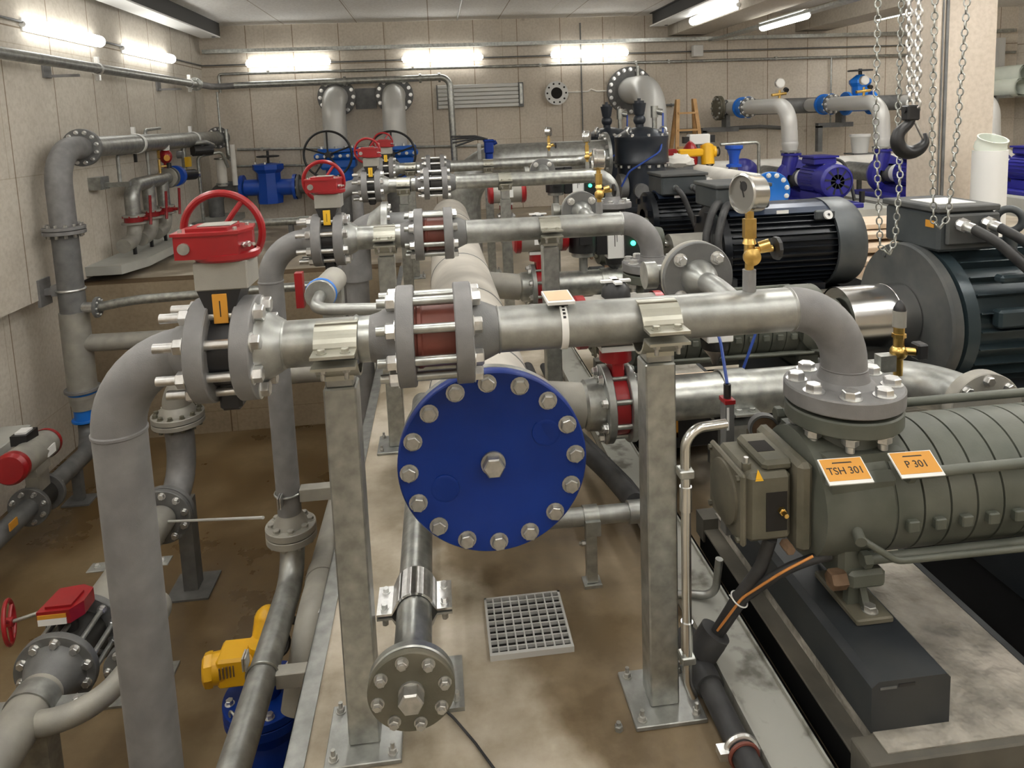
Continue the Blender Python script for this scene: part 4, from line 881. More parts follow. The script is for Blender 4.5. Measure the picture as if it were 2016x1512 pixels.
# blanked drain line in front of the manifold
t = thing('blanked_pipe', 'low pipe with a small olive grey blind flange and saddle clamp in the foreground', 'pipe', (-.115, 1.6, 0))
x, z = -.117, .285
MB().m(galvb).cyl((x, 1.54, z), (x, 3.2, z), .0470, n=40).build('pipe', None, t)
fl = MB().m(galvb).disc((x, 1.515, z), Y_, .1, .022, 64).lathe((x, 1.537, z), Y_, [(0, .075), (.012, .068), (.04, .047), (.046, .0445)], 40).build('flange', None, t)
bl = MB().m(pdust).disc((x, 1.512, z), -Y_, .1, .018, 64).build('blind_disc', None, t); bolts(bl, (x, 1.494, z), -Y_, .079, 8, .0125, .012, boltd, .22, shank=.006)
MB().m(boltd).cyl((x, 1.494, z), (x, 1.488, z), .03).hexa((x, 1.488, z), -Y_, .029, .032).build('centre_plug', None, t)
cl = MB().m(zinc)
n = 18; pts = [(-.100, -.004), (-.060, -.004)]+[(.049*math.cos(PI-PI*k/n), .049*math.sin(PI-PI*k/n)) for k in range(2, n-1)]+[(.060, -.004), (.100, -.004)]
inn = [(a, b+.006) if i < 2 or i >= len(pts)-2 else (a*1.13, b*1.13) for i, (a, b) in enumerate(pts)]
for i in range(len(pts)-1): cl.prism([pts[i], pts[i+1], inn[i+1], inn[i]], (x, 1.765, z), X_, Z_, (0, .115, 0))
c1 = cl.build('saddle_clamp', None, t, sharp=50)
cl = MB().m(galv)
for i in range(len(pts)-1): cl.prism([(pts[i][0], -pts[i][1]-.014), (pts[i+1][0], -pts[i+1][1]-.014), (inn[i+1][0], -inn[i+1][1]-.014), (inn[i][0], -inn[i][1]-.014)], (x, 1.765, z), X_, Z_, (0, .115, 0))
cl.box((x-.03, 1.81, 0), (x+.03, 1.865, z-.06)).box((x-.12, 1.74, 0), (x+.12, 1.93, .012)).build('lower_clamp', None, t, sharp=50)
for dx in (-.080, .080):
    for dy in (-.012, .055): bolts(c1, (x+dx, 1.80+dy, z+.002), Z_, 0, 1, .009, .012, zinc); bolts(c1, (x+dx, 1.80+dy, z-.024), -Z_, 0, 1, .009, .018, boltd)
for dx in (-.1, .1): bolts(t, (x+dx, 1.77, .012), Z_, 0, 1, .009, .02, boltd)
# manifold drain with its little stand
t = thing('manifold_drain', 'thin grey drain pipe on a small stand, right of the blue cover', 'pipe', (.42, 2.23, 0))
MB().m(galv).tube([(.12, 2.2, .46), (.12, 2.2, .245), (.62, 2.2, .245)], .030, .06, 24).cyl((.585, 2.2, .245), (.65, 2.2, .245), .038).build('pipe', None, t)
MB().m(galvb).lathe((.43, 2.2, .245), X_, [(0, .031), (0, .036), (.05, .036), (.05, .031)], 24).box((.43, 2.15, .20), (.48, 2.17, .25)).build('clamp', None, t)
MB().m(galvb).box((.437, 2.185, .012), (.473, 2.215, .21)).box((.425, 2.172, 0), (.485, 2.228, .010)).build('stand', None, t); bolts(t, (.437, 2.2, .15), -X_, 0, 1, .009, .012, boltd, shank=.01)
t = thing('black_hose_pair', 'pair of black floor pipes running back from the thin drain pipe', 'hose', (.62, 3, 0))
MB().m(rub).tube([(.625, 2.25, .245), (.60, 2.5, .22), (.50, 3.3, .10), (.50, 4.2, .05)], .035, .2, 20).build('hose', None, t)
MB().m(rub).tube([(.68, 2.25, .20), (.665, 2.5, .18), (.60, 3.3, .06), (.60, 4.2, .05)], .022, .2, 16).build('hose', None, t)
tag(MB().m(galv).tube([(.60, 2.02, .05), (.72, 2.02, .06), (.80, 1.98, .07), (.81, 1.97, .2)], .012, .05, 12).build('bent_tube'), 'thin bent grey tube near the floor left of the pump bearing', 'pipe')
t = thing('black_case', 'black case with orange mark behind the right hand post', 'case', (.95, 2.75, 0))
MB().m(blk).box((.88, 2.70, .20), (1.20, 2.95, .40), bev=.006).build('body', None, t)
MB().m(plank).box((.88, 2.68, .40), (1.20, 2.97, .415)).build('lid', None, t)
b = MB().m(org).box((.915, 2.697, .25), (.935, 2.70, .36)).box((.885, 2.697, .25), (.935, 2.70, .27)).box((.900, 2.697, .345), (.935, 2.70, .36)).build('orange_mark', None, t)
MB().m(galv).box((.88, 2.70, 0), (.92, 2.95, .20)).build('foot', None, t); MB().m(galv).box((1.16, 2.70, 0), (1.20, 2.95, .20)).build('foot', None, t)
# floor grate
t = thing('floor_grate', 'square galvanised floor grate in the walkway', 'grate', (.21, 2.035, 0))
MB().m(hole).box((.092, 1.92, -.001), (.328, 2.15, .003)).build('pit', None, t)
MB().m(radm).box((.085, 1.903, 0), (.335, 1.915, .018)).box((.085, 2.155, 0), (.335, 2.162, .016)).box((.085, 1.91, 0), (.092, 2.162, .016)).box((.328, 1.91, 0), (.335, 2.162, .016)).build('frame', None, t)
b = MB().m(radm)
for i in range(1, 9): b.box((.085+.0278*i-.0022, 1.915, .003), (.085+.0278*i+.0022, 2.157, .016))
for i in range(1, 9): b.box((.09, 1.91+.028*i-.0022, .004), (.33, 1.91+.028*i+.0022, .0155))
b.build('bars', None, t)
tag(MB().m(rub).tube([at(845, 1370, Z=.006), at(893, 1413, Z=.006), at(935, 1462, Z=.006), at(985, 1530, Z=.006), at(1010, 1600, Z=.006)], .0035, .2, 8).build('floor_cable'), 'thin black cable lying on the floor at the small blind flange', 'cable')
tag(MB().m(galv).hexa((.395, 1.62, 0), Z_, .011, .014).cyl((.395, 1.62, .014), (.395, 1.62, .022), .006).build('hex_nut'), 'loose nut lying on the floor left of the right post', 'nut')

# ================================================================ motors
def motor(Y, z, xa, L, r, fin, top, lab, cover=None, nf=30, foot=True):
    """finned motor along X starting at xa; flat cover plates on top"""
    t = thing('electric_motor', lab, 'motor', (xa+L/2, Y, 0), 'large dark electric motors')
    b = MB().m(fin).cyl((xa+.08, Y, z), (xa+L-.2, Y, z), r*.88, n=40)
    for i in range(nf):
        a = -PI*.62+ (PI*1.24)*i/(nf-1); d = V((0, -math.cos(a), math.sin(a))); s = V((0, math.sin(a), math.cos(a)))
        b.prism([(r*.84, -.0055), (r*1.0, -.003), (r*1.0, .003), (r*.84, .0055)], (xa+.10, Y, z), d, s, (L-.32, 0, 0))
    for i in range(8):
        a = PI*.72+PI*.56*i/7; d = V((0, -math.cos(a), math.sin(a))); s = V((0, math.sin(a), math.cos(a)))
        b.prism([(r*.84, -.0055), (r, -.003), (r, .003), (r*.84, .0055)], (xa+.10, Y, z), d, s, (L-.32, 0, 0))
    b.build('finned_body', None, t)
    b = MB().m(fin).lathe((xa, Y, z), X_, [(0, .12), (.0, r*.75), (.03, r*.99), (.09, r*1.0), (.10, r*.88)], 48)
    for i in range(7):
        a = 2*PI*i/7; d = V((0, math.cos(a), math.sin(a))); b.box(V((xa-.02, Y, z))+d*r*.8-V((.0, .03, .03)), V((xa+.08, Y, z))+d*r*.8+V((.0, .03, .03)))
    b.build('end_shield', None, t)
    MB().m(top).lathe((xa+L-.26, Y, z), X_, [(0, r*.98), (0, r*1.06), (.20, r*1.06), (.25, r*.98), (.26, r*.9), (.26, 0)], 56).build('fan_cover', None, t)
    if foot: MB().m(fin).box((xa+.15, Y-r*.9, .03), (xa+.30, Y+r*.9, z-r*.8)).build('foot', None, t)
    if foot: MB().m(fin).box((xa+L-.5, Y-r*.9, .03), (xa+L-.35, Y+r*.9, z-r*.8)).build('foot', None, t)
    return t
def tbox(t, a, b, mt, name='terminal_box', lidm=None):
    a = V(a); b = V(b)
    o = MB().m(mt).box(a, V((b.x, b.y, b.z-.03)), bev=.015).m(lidm or anthr).box((a.x-.012, a.y-.012, b.z-.03), (b.x+.012, b.y+.012, b.z), bev=.006).build(name, None, t)
    return o
# second motor: teal black, seen close
YM = 3.4; zm = .475
m2 = motor(YM, zm, 2.455, 1.5, .375, mteal, anth, 'large teal-black motor with open fins and two thick cables, right edge', nf=17)
MB().m(anthr).lathe((2.40, YM, zm), X_, [(0, .12), (0, .372), (.012, .38), (.055, .38), (.07, .36)], 72).build('mounting_flange', None, m2)
b = MB().m(mteal)
for zz, hh in ((zm+.24, .04), (zm+.02, .09)): b.box((2.62, YM-.40, zz), (3.9, YM-.34, zz+hh), bev=.012)
b.build('side_cover', None, m2)
tb = tbox(m2, (2.44, YM-.2, .84), (2.75, YM+.22, 1.068), anth)
MB().m(anthr).box((2.47, YM-.225, .875), (2.75, YM-.2, 1.03), bev=.01).build('gland_plate', None, tb)
MB().m(label).box((2.50, YM-.12, 1.068), (2.70, YM+.1, 1.071)).build('paper', None, tb)
MB().m(org).box((2.436, YM-.17, .96), (2.4395, YM-.11, .995)).build('orange_label', None, tb)
for i, xx in enumerate((2.53, 2.665)):
    MB().m(zinc).cyl((xx, YM-.22, .985), (xx+.02, YM-.30, .965), .026, n=16).cyl((xx-.003, YM-.24, .985), (xx+.003, YM-.265, .978), .034, n=8).build('cable_gland', None, tb)
    MB().m(rub).tube([(xx+.015, YM-.29, .97), (xx+.08, YM-.36, .92), (xx+.50, YM-.62, .42), (xx+.75, YM-.75, .15)], .024, .3, 20).build('cable', None, tb)
MB().m(rub).tube([(2.60, YM-.23, .95), (2.70, YM-.34, .88), (3.2, YM-.60, .38)], .010, .2, 12).build('cable', None, tb)
MB().m(anth).torus((2.86, YM-.15, .975), (.66, .75, 0), .056, .019, 32, 12).cyl((2.87, YM-.15, .80), (2.87, YM-.15, .91), .033).build('lifting_eye', None, m2)
for i in range(8): bolts(m2, (2.40, YM+.33*math.cos(.3+i*PI/4), zm+.33*math.sin(.3+i*PI/4)), -X_, 0, 1, .014, .006, anthr, washer=False) if i in (1, 5) else None
t = thing('coupling_guard', 'polished steel coupling cylinder at the round grey motor flange', 'coupling', (2.2, YM, .3), 'coupling guards between pumps and motors')
MB().m(polish).cyl((2.04, YM, zm), (2.395, YM, zm), .168, n=64, cap=False).cyl((2.045, YM, zm), (2.39, YM, zm), .163, n=64).lathe((2.30, YM, zm), X_, [(-.003, .168), (0, .1695), (.003, .168)], 64).build('guard', None, t)
MB().m(anthr).box((2.1, YM-.04, .03), (2.3, YM+.04, zm-.15)).build('bracket', None, t)
# third motor: black with smooth blue-black top plates
def dark_motor(Y, z, xa, L, r, lab, tb0, tb1):
    t = motor(Y, z, xa, L, r, mblk, anth, lab, nf=26)
    b = MB().m(mtop); k = 7
    for i in range(k):
        a0 = PI*.29+PI*.42*i/k; a1 = PI*.29+PI*.42*(i+1)/k
        d0 = V((0, -math.cos(a0), math.sin(a0))); d1 = V((0, -math.cos(a1), math.sin(a1))); o = V((xa+.12, Y, z))
        b.add([o+d0*r*1.0, o+d1*r*1.0, o+d1*r*1.04, o+d0*r*1.04]+[p+V((L-.36, 0, 0)) for p in (o+d0*r*1.0, o+d1*r*1.0, o+d1*r*1.04, o+d0*r*1.04)], [(0, 1, 2, 3), (4, 7, 6, 5), (0, 4, 5, 1), (3, 2, 6, 7), (0, 3, 7, 4), (1, 5, 6, 2)])
    b.build('top_cover', None, t, sharp=40)
    MB().m(label).box((xa+L-.72, Y-r*.66, z+r*.82), (xa+L-.62, Y-r*.66+.003, z+r*.90)).build('label', None, t)
    b = MB().m(anth).box((xa+L-.42, Y-r*.83, z+r*.65), (xa+L-.26, Y-r*.7, z+r*.87), bev=.01).m(white).lathe((xa+L-.33, Y-r*.84, z+r*.76), (.1, -1, .3), [(0, 0), (0, .035), (.02, .035), (.02, .012)], 20)
    b.build('lifting_eye', None, t)
    o = tbox(t, tb0, tb1, anth)
    MB().m(anth).box((tb0[0]+.1, tb0[1]+.1, z+r*.7), (tb1[0]-.1, tb1[1]-.1, tb0[2])).build('box_neck', None, t)
    return t, o
Y3 = 5.55
m3, o3 = dark_motor(Y3, .465, 2.17, 1.22, .345, 'black finned motor with blue-black top plates and round white lifting eye', (2.18, Y3-.22, .80), (2.62, Y3+.25, 1.0))
MB().m(rub).tube([(2.24, Y3-.16, .86), (2.12, Y3-.30, .86), (2.03, Y3-.36, .6), (2.1, Y3-.40, .3)], .03, .22, 14).tube([(2.30, Y3-.18, .84), (2.19, Y3-.34, .84), (2.10, Y3-.42, .58), (2.15, Y3-.45, .3)], .03, .22, 14).build('cable', None, o3)
t = thing('coupling_guard', 'dull coupling cylinder left of the black finned motor', 'coupling', (2.1, Y3, .3), 'coupling guards between pumps and motors')
MB().m(dusty).cyl((1.86, Y3, .46), (2.165, Y3, .46), .135, n=44).build('guard', None, t)
Y4 = 7.25
m4, o4 = dark_motor(Y4, .46, 2.15, 1.0, .30, 'farther black motor with two dark cables, in front of the dark tanks', (2.28, Y4-.25, .74), (2.76, Y4+.2, .96))
for xx in (2.42, 2.60):
    MB().m(zinc).cyl((xx, Y4-.26, .82), (xx, Y4-.31, .81), .03, n=12).build('cable_gland', None, o4)
    MB().m(rub).tube([(xx, Y4-.30, .81), (xx+.03, Y4-.36, .78), (xx+.14, Y4-.38, .50), (xx+.25, Y4-.4, .2)], .028, .15, 12).build('cable', None, o4)
for k, (Y, xa, xb) in enumerate(((3.4, 1.98, 4.0), (5.55, 1.95, 3.45), (7.25, 1.7, 3.3))):
    t = thing('mounting_plinth', ('teal-black motor base plate at the right edge', 'base plate under the black finned motor', 'base plate under the farther black motor')[k], 'base frame', (xa, Y, 0), 'base plates under the motors')
    if k: MB().m(skid).box((xa, Y-.33, .0), (xb, Y+.33, .03)).build('plate', None, t)
    else: MB().m(skid).box((2.45, Y-.36, .149), (3.4, Y+.36, .165)).build('plate', None, t)
# brass sampling valve on the suction elbow of the first pump
t = thing('vent_valve', 'brass vent valve with black handle and dark cap on the suction elbow', 'valve', (1.80, 2.42, .58))
b = MB().m(brass).cyl((1.63, 2.32, .60), (1.63, 2.32, .68), .016).ball((1.63, 2.32, .685), .03, n=16, k=10).cyl((1.63, 2.32, .69), (1.63, 2.32, .78), .019, n=16).cyl((1.63, 2.32, .74), (1.63, 2.32, .755), .024, n=6).cyl((1.63, 2.32, .69), (1.68, 2.30, .69), .014)
b.build('body', None, t)
MB().m(dusty).cyl((1.63, 2.32, .78), (1.63, 2.32, .84), .023).m(blk).lathe((1.63, 2.32, .84), Z_, [(0, .022), (.012, .02), (.035, .008), (.04, 0)], 16).build('cap', None, t)
MB().m(galvb).box((1.55, 2.30, .62), (1.61, 2.34, .68)).build('lever', None, t)
MB().m(blk).box((1.68, 2.28, .66), (1.72, 2.33, .72), bev=.006).build('handle', None, t)
# ================================================================ the pit
t = thing('pit_main_pipe', 'dusty grey main pipe along the pit floor with a side branch, left foreground', 'pipe', (-1.925, 3.4, PZ))
XM, ZM, RM = -1.925, -.955, .0965
MB().m(dusty).cyl((XM, .9, ZM), (XM, 3.31, ZM), RM, n=40).build('pipe', None, t)
MB().m(dusty).cyl((XM, 3.60, ZM), (XM, 4.64, ZM), RM, n=40).build('pipe', None, t)
MB().m(cast).tube([(XM, 4.70, ZM), (XM, 5.10, ZM), (XM, 5.10, -.53)], RM, .28, 36).build('elbow', None, t)
for y in (3.31, 3.59, 2.23, 4.65, 4.70):
    f = MB().m(castd).disc((XM, y, ZM), Y_, .187, .038, 52).lathe((XM, y, ZM), -Y_ if y == 3.31 else Y_, [(0, .145), (.06, .115), (.115, RM)], 36).build('flange', None, t)
    bolts(f, (XM, y, ZM), -Y_, .153, 10, .020, .02, zinc, .2)
ob = MB().m(dusty).tube([(XM+.03, 3.02, ZM), (XM+.28, 2.92, ZM+.02), (XM+.345, 3.28, ZM)], .052, .22, 28).build('branch', None, t)
f = MB().m(castd).disc((XM+.345, 3.28, ZM), Y_, .115, .05, 40).build('branch_flange', None, t); bolts(f, (XM+.345, 3.28, ZM), -Y_, .09, 6, .015, .015, zinc)
MB().m(vblue).cyl((XM+.345, 3.33, ZM), (XM+.345, 3.48, ZM), .095, n=28).build('branch_valve', None, t)
MB().m(dusty).tube([(XM+.345, 3.48, ZM), (XM+.345, 3.75, ZM), (XM+.08, 3.90, ZM)], .052, .12, 24).build('branch_pipe', None, t)
for y in (3.12, 4.16):
    MB().m(galv).lathe((XM, y, ZM), Y_, [(-.045, RM+.001), (-.045, RM+.008), (.045, RM+.008), (.045, RM+.001)], 36).box((XM-.23, y-.045, ZM-.008), (XM-.10, y+.045, ZM), bev=.002).box((XM+.10, y-.045, ZM-.008), (XM+.23, y+.045, ZM), bev=.002).box((XM-.07, y-.05, PZ), (XM+.07, y+.05, ZM-.09)).box((XM-.16, y-.16, PZ), (XM+.16, y+.16, PZ+.015)).build('support', None, t)
    for s in (-.185, .185): bolts(t, (XM+s, y, ZM), Z_, 0, 1, .013, .015, zinc)
MB().m(castd).box((XM-.06, 2.52, PZ), (XM+.06, 2.64, ZM-.08)).build('leg', None, t)
MB().m(castd).box((XM-.05, 5.02, PZ), (XM+.05, 5.14, ZM-.1)).box((XM-.15, 4.92, PZ), (XM+.15, 5.24, PZ+.015)).build('leg', None, t)
t = thing('pit_valve', 'flanged pit valve with small red gear and handwheel on a rod, left edge', 'valve', (XM, 3.45, PZ))
MB().m(dwaf).cyl((XM, 3.35, ZM), (XM, 3.59, ZM), .115, n=36).cyl((XM, 3.47, ZM+.06), (XM, 3.47, ZM+.22), .045).build('body', None, t)
for i in range(10):
    a = .2+i*PI/5; MB().m(galv).cyl((XM+.153*math.cos(a), 3.34, ZM+.153*math.sin(a)), (XM+.153*math.cos(a), 3.63, ZM+.153*math.sin(a)), .013, n=10).build('stud', None, t)
gz = ZM+.20
g = MB().m(red).prism([(-.09, -.08), (.06, -.08), (.10, -.02), (.10, .08), (.04, .115), (-.07, .10)], (XM, 3.46, gz), X_, Y_, (0, 0, .07)).prism([(-.06, -.06), (.06, -.06), (.07, .05), (-.04, .07)], (XM, 3.46, gz+.07), X_, Y_, (0, 0, .012)).build('gearbox', None, t)
MB().m(label).box((XM-.085, 3.374, gz+.002), (XM+.045, 3.379, gz+.035)).m(org).box((XM-.085, 3.374, gz+.035), (XM+.045, 3.379, gz+.055)).build('label', None, g)
MB().m(galvb).cyl((XM-.09, 3.45, gz+.03), (XM-.23, 3.42, gz+.01), .009).build('rod', None, t)
wc = V((XM-.24, 3.42, gz+.01)); b = MB().m(red).torus(wc, (1, .35, .05), .10, .010, 36, 8)
for a in (.4, 2.5, 4.6):
    xx, yy, zz = frame((1, .35, .05)); b.cyl(wc, wc+(xx*math.cos(a)+yy*math.sin(a))*.10, .009, n=8)
b.cyl(wc-V((.02, 0, 0)), wc+V((.02, 0, 0)), .022).build('handwheel', None, t)
t = thing('pit_standpipe', 'grey flanged standpipe in the pit behind the foreground riser', 'pipe', (XM, 5.10, -.6))
MB().m(castd).cyl((XM, 5.10, -.54), (XM, 5.10, -.45), RM, n=36).build('pipe', None, t)
f = MB().m(dusty).disc((XM, 5.10, -.49), Z_, .178, .034, 52).disc((XM, 5.10, -.45), Z_, .178, .038, 52).lathe((XM, 5.10, -.412), Z_, [(0, .13), (.035, .115), (.058, RM)], 36).build('flange', None, t)
bolts(f, (XM, 5.10, -.412), Z_, .147, 12, .017, .02, pdust); bolts(f, (XM, 5.10, -.49), -Z_, .147, 12, .017, .022, pdust)
MB().m(dusty).tube([(XM, 5.10, -.37), (XM, 5.10, -.178), (XM+.55, 5.10, -.178)], RM, .18, 36).build('elbow', None, t)
MB().m(dusty).cyl((XM+.5, 5.10, -.178), (-.50, 5.10, -.178), RM*.85, n=32).build('pipe', None, t)
tag(MB().m(galvb).m(radm).tube([at(322, 1027, Y=4.62), at(518, 1019, Y=3.33)], .008, .1, 8).m(tan).box(at(322, 1022, Y=4.66)-V((.06, .06, .01)), at(322, 1022, Y=4.66)+V((.06, .06, .012))).build('thin_rod'), 'thin light rod from the pit pipe to the second riser flange', 'rod')
# side pipe below the walkway and motor valve
t = thing('pit_edge_pipe', 'dark grey pipe with a band along the walkway edge in the pit', 'pipe', (-.60, 3.3, PZ))
MB().m(dusty).tube([(-.645, 5.2, -.60), (-.645, 2.95, -.60), (-.70, 2.85, -.9)], .078, .15, 32).lathe((-.645, 3.3, -.60), Y_, [(-.045, .078), (-.045, .083), (.045, .083), (.045, .078)], 32).build('pipe', None, t)
for y in (4.9,): MB().m(galv).box((-.685, y-.04, PZ), (-.605, y+.04, -.65)).build('leg', None, t)
tag(MB().m(white).tube([(-.50, 3.4, -.2), (-.52, 3.1, -.42), (-.60, 2.9, -.50)], .0035, .1, 8).build('wire'), 'thin light wire hanging at the walkway edge', 'cable')
t = thing('motor_valve', 'deep blue valve with yellow electric drive in the pit', 'valve', (-.92, 3.2, PZ))
vx, vy = -.93, 3.2
VZ = -1.13
b = MB().m(blue).disc((vx, vy, VZ), Z_, .20, .04, 56).disc((vx, vy, VZ-.05), Z_, .20, .045, 56).lathe((vx, vy, VZ-.05), -Z_, [(0, .15), (.1, .13), (.2, .17), (.36, .17), (.38, .2), (.42, .2)], 40).cyl((vx, vy-.3, -1.5), (vx, vy+.3, -1.5), .13, n=32).disc((vx, vy-.34, -1.5), Y_, .19, .04).disc((vx, vy+.3, -1.5), Y_, .19, .04)
vb = b.build('body', None, t); bolts(vb, (vx, vy, VZ+.04), Z_, .165, 8, .018, .02, zinc, .3)
MB().m(blue).box((vx-.12, vy-.12, PZ), (vx+.12, vy+.12, -1.6)).build('foot', None, t)
MB().m(galv).torus((vx-.12, vy-.14, VZ+.05), (.5, .5, 0), .025, .006, 20, 6).build('lifting_eye', None, vb)
MB().m(blue).cyl((vx, vy, VZ+.04), (vx, vy, VZ+.16), .07).build('yoke', None, t)
d = V((-1, -.2, .0)).normalized(); c0 = V((vx-.03, vy+.02, -.925))
b = MB().m(yel).cyl(c0+d*.02, c0+d*.22, .07, n=20).box(c0+d*.10-V((.07, .075, .07)), c0+d*.10+V((.07, .075, .075)), bev=.012)
b.lathe(c0+d*.20, d, [(0, .076), (.015, .078), (.035, .074), (.045, .058), (.045, 0)], 8).cyl(c0+V((.015, .02, .0)), c0+V((.03, .09, .12)), .062, n=20).ball(c0+V((.03, .095, .125)), .064, n=20, k=10).cyl(c0-V((-.03, 0, .1)), c0+V((.03, 0, .09)), .07, n=20)
yb = b.build('electric_drive', None, t)
b = MB().m(cage)
for i in range(6): q = c0+d*(.075+.015*i)+V((0, -.0755, .02)); b.box(q-V((.003, .003, .028)), q+V((.003, .003, .028)))
b.build('cooling_slots', None, yb)
b = MB().m(blk).torus(c0+V((.10, -.04, .09)), (.25, -1, .35), .055, .010, 28, 8).cyl(c0+V((.06, .0, .07)), c0+V((.10, -.04, .09)), .02)
b.build('handwheel', None, t)
MB().m(rub).tube([c0+V((.05, .05, .11)), c0+V((.16, .08, .12)), c0+V((.32, .0, .02)), c0+V((.34, .05, -.25))], .012, .1, 10).tube([c0+V((.08, .06, .17)), c0+V((.15, .02, .23)), c0+V((.22, .0, .1)), c0+V((.33, .0, .0))], .012, .1, 10).build('cable', None, t)
tag(MB().m(white).prism([(-.03, 0), (.02, -.02), (.035, .05), (0, .075)], (-1.32, 3.9, PZ+.002), X_, Y_, (0, 0, .002)).build('paper_scrap'), 'small white scrap on the wet pit floor', 'scrap')

# cone elbow and header behind the second row
t = thing('flanged_elbow', 'grey flanged cone elbow and pipe behind the second row spool', 'pipe', (-.5, 4.7, 0))
MB().m(cast).tube([(-.56, 4.75, -1.2), (-.56, 4.75, .6)], .075, n=28).tube([(-.56, 4.75, .55), (-.56, 4.75, .86), (-.42, 4.75, .90)], [.08]*0 or .10, .16, 28).build('elbow', None, t)
f = MB().m(galv).lathe((-.47, 4.75, .88), X_, [(0, .10), (.09, .165), (.10, .185), (.14, .185), (.145, .12)], 44).build('flange', None, t); bolts(f, (-.33, 4.75, .88), X_, .155, 10, .016, .016, zinc)
MB().m(castd).cyl((-.33, 4.75, .88), (.02, 4.75, .88), .11, n=36).build('pipe', None, t)
t = thing('thin_bypass', 'slim bent pipe with blue ringed flange behind the nearest valves', 'pipe', (-.45, 2.75, 0))
bx, bz = -.462, .94
MB().m(galv).tube([(.09, 2.55, .80), (.09, 2.55, .90), (-.12, 2.55, .905), (bx, 2.55, .925), (bx, 2.72, bz)], .022, .06, 20).build('pipe', None, t)
MB().m(galv).disc((bx, 2.70, bz), Y_, .058, .018, 36).build('flange', None, t)
MB().m(lblue).torus((bx, 2.732, bz), Y_, .050, .011, 36, 8).build('blue_ring', None, t)
MB().m(dusty).disc((bx, 2.745, bz), Y_, .058, .02, 36).cyl((bx, 2.76, bz), (bx+.03, 2.9, bz+.02), .05).build('body', None, t)
MB().m(galv).box((bx-.02, 2.85, .0), (bx+.06, 2.93, bz)).build('stand', None, t)
MB().m(red).box((bx-.11, 2.80, bz-.07), (bx-.08, 2.84, bz+.07)).build('lever', None, t)

# ================================================================ hoist
YH = 2.8
t = thing('hoist_hook', 'black crane hook hanging on a doubled bright chain', 'hook', at(1795, 205, Y=YH))
hc = at(1790, 262, Y=YH); sc = 1.0
def hp(px, py): return at(px, py, Y=YH)
pts = [hp(1796, 232), hp(1789, 243), hp(1770, 262), hp(1767, 281), hp(1776, 296), hp(1792, 300), hp(1810, 293), hp(1821, 279), hp(1821, 262)]
rr = [.015, .02, .025, .029, .031, .029, .025, .018, .006]
b = MB().m(blk); 
sm = []; sr = []
for i in range(len(pts)-1):
    for j in range(5):
        u = j/5; p0 = pts[max(i-1, 0)]; p1 = pts[i]; p2 = pts[i+1]; p3 = pts[min(i+2, len(pts)-1)]
        sm.append(.5*((2*p1)+(p2-p0)*u+(2*p0-5*p1+4*p2-p3)*u*u+(3*p1-p0-3*p2+p3)*u**3)); sr.append(rr[i]*(1-u)+rr[i+1]*u)
sm.append(pts[-1]); sr.append(rr[-1])
P0 = sm; b.v = []; 
b.path = lambda p, bend: [V(q) for q in p]
b.tube(sm, sr, 0, 16); b.build('hook', None, t)
q = hp(1793, 222); MB().m(cage).m(blk).box(q-V((.028, .025, .032)), q+V((.028, .025, .032)), bev=.006).cyl(q-V((.034, 0, -.012)), q+V((.034, 0, .012)), .013).build('block', None, t)
MB().m(zinc).tube([hp(1801, 240), hp(1812, 262), hp(1818, 274)], .006, .05, 8).build('latch', None, t)
def chain(name, pts, pitch, wr, lab, mt, group=None, parent=None):
    """oval links, alternating planes, along the polyline"""
    b = MB().m(mt); P = [V(p) for p in pts]; segs = []; tot = 0
    for i in range(len(P)-1): segs.append((tot, (P[i+1]-P[i]).length, P[i], P[i+1])); tot += segs[-1][1]
    n = int(tot/pitch)
    for i in range(n):
        s = (i+.5)*pitch
        for s0, L, a, c in segs:
            if s0 <= s <= s0+L: p = a+(c-a)*((s-s0)/L); d = (c-a).normalized(); break
        x, y, z = frame(d, (0, 1, 0)); side = (x if i % 2 else y); side = (x*math.cos(.7)+y*math.sin(.7)) if i % 2 else (-x*math.sin(.7)+y*math.cos(.7))
        nm = d.cross(side); L2 = pitch*.62; W = pitch*.36; ring = []
        for k in range(12):
            a = 2*PI*k/12; ring.append(p+d*(max(min(math.cos(a)*1.5, 1), -1)*(L2-W)*.9+math.cos(a)*W*.75)+side*math.sin(a)*W)
        vs = []
        for k in range(12):
            o = (ring[k]-p).normalized()
            for j in range(6):
                q = 2*PI*j/6; vs.append(ring[k]+o*wr*math.cos(q)+nm*wr*math.sin(q))
        b.add(vs, [[k*6+j, ((k+1) % 12)*6+j, ((k+1) % 12)*6+(j+1) % 6, k*6+(j+1) % 6] for k in range(12) for j in range(6)])
    o = b.build(name, mt, parent, sharp=80)
    if lab: tag(o, lab, 'chain', group)
    return o
top = hp(1796, 205)
chain('load_chain', [hp(1792, 212), hp(1790, 5)+V((0, 0, .0)), V((hp(1790, 5).x, YH, 2.75))], .031, .0066, 'doubled bright load chain above the black hook, left strand', zinc, 'hoist chains')
chain('load_chain', [hp(1799, 212)+V((0, -.02, 0)), V((hp(1799, 5).x, YH-.02, 2.75))], .031, .0066, 'doubled bright load chain above the black hook, right strand', zinc, 'hoist chains')
chain('hand_chain', [V((hp(1727, 0).x, YH, 2.75)), hp(1724, 250), hp(1733, 485), hp(1752, 500), hp(1762, 470), hp(1772, 345), hp(1786, 240)+V((0, .06, 0)), hp(1790, 120)+V((0, .06, 0)), V((hp(1791, 60).x, YH+.06, 2.75))], .030, .0035, 'thin hand chain looping down left of the hook', galvb, 'hoist chains')
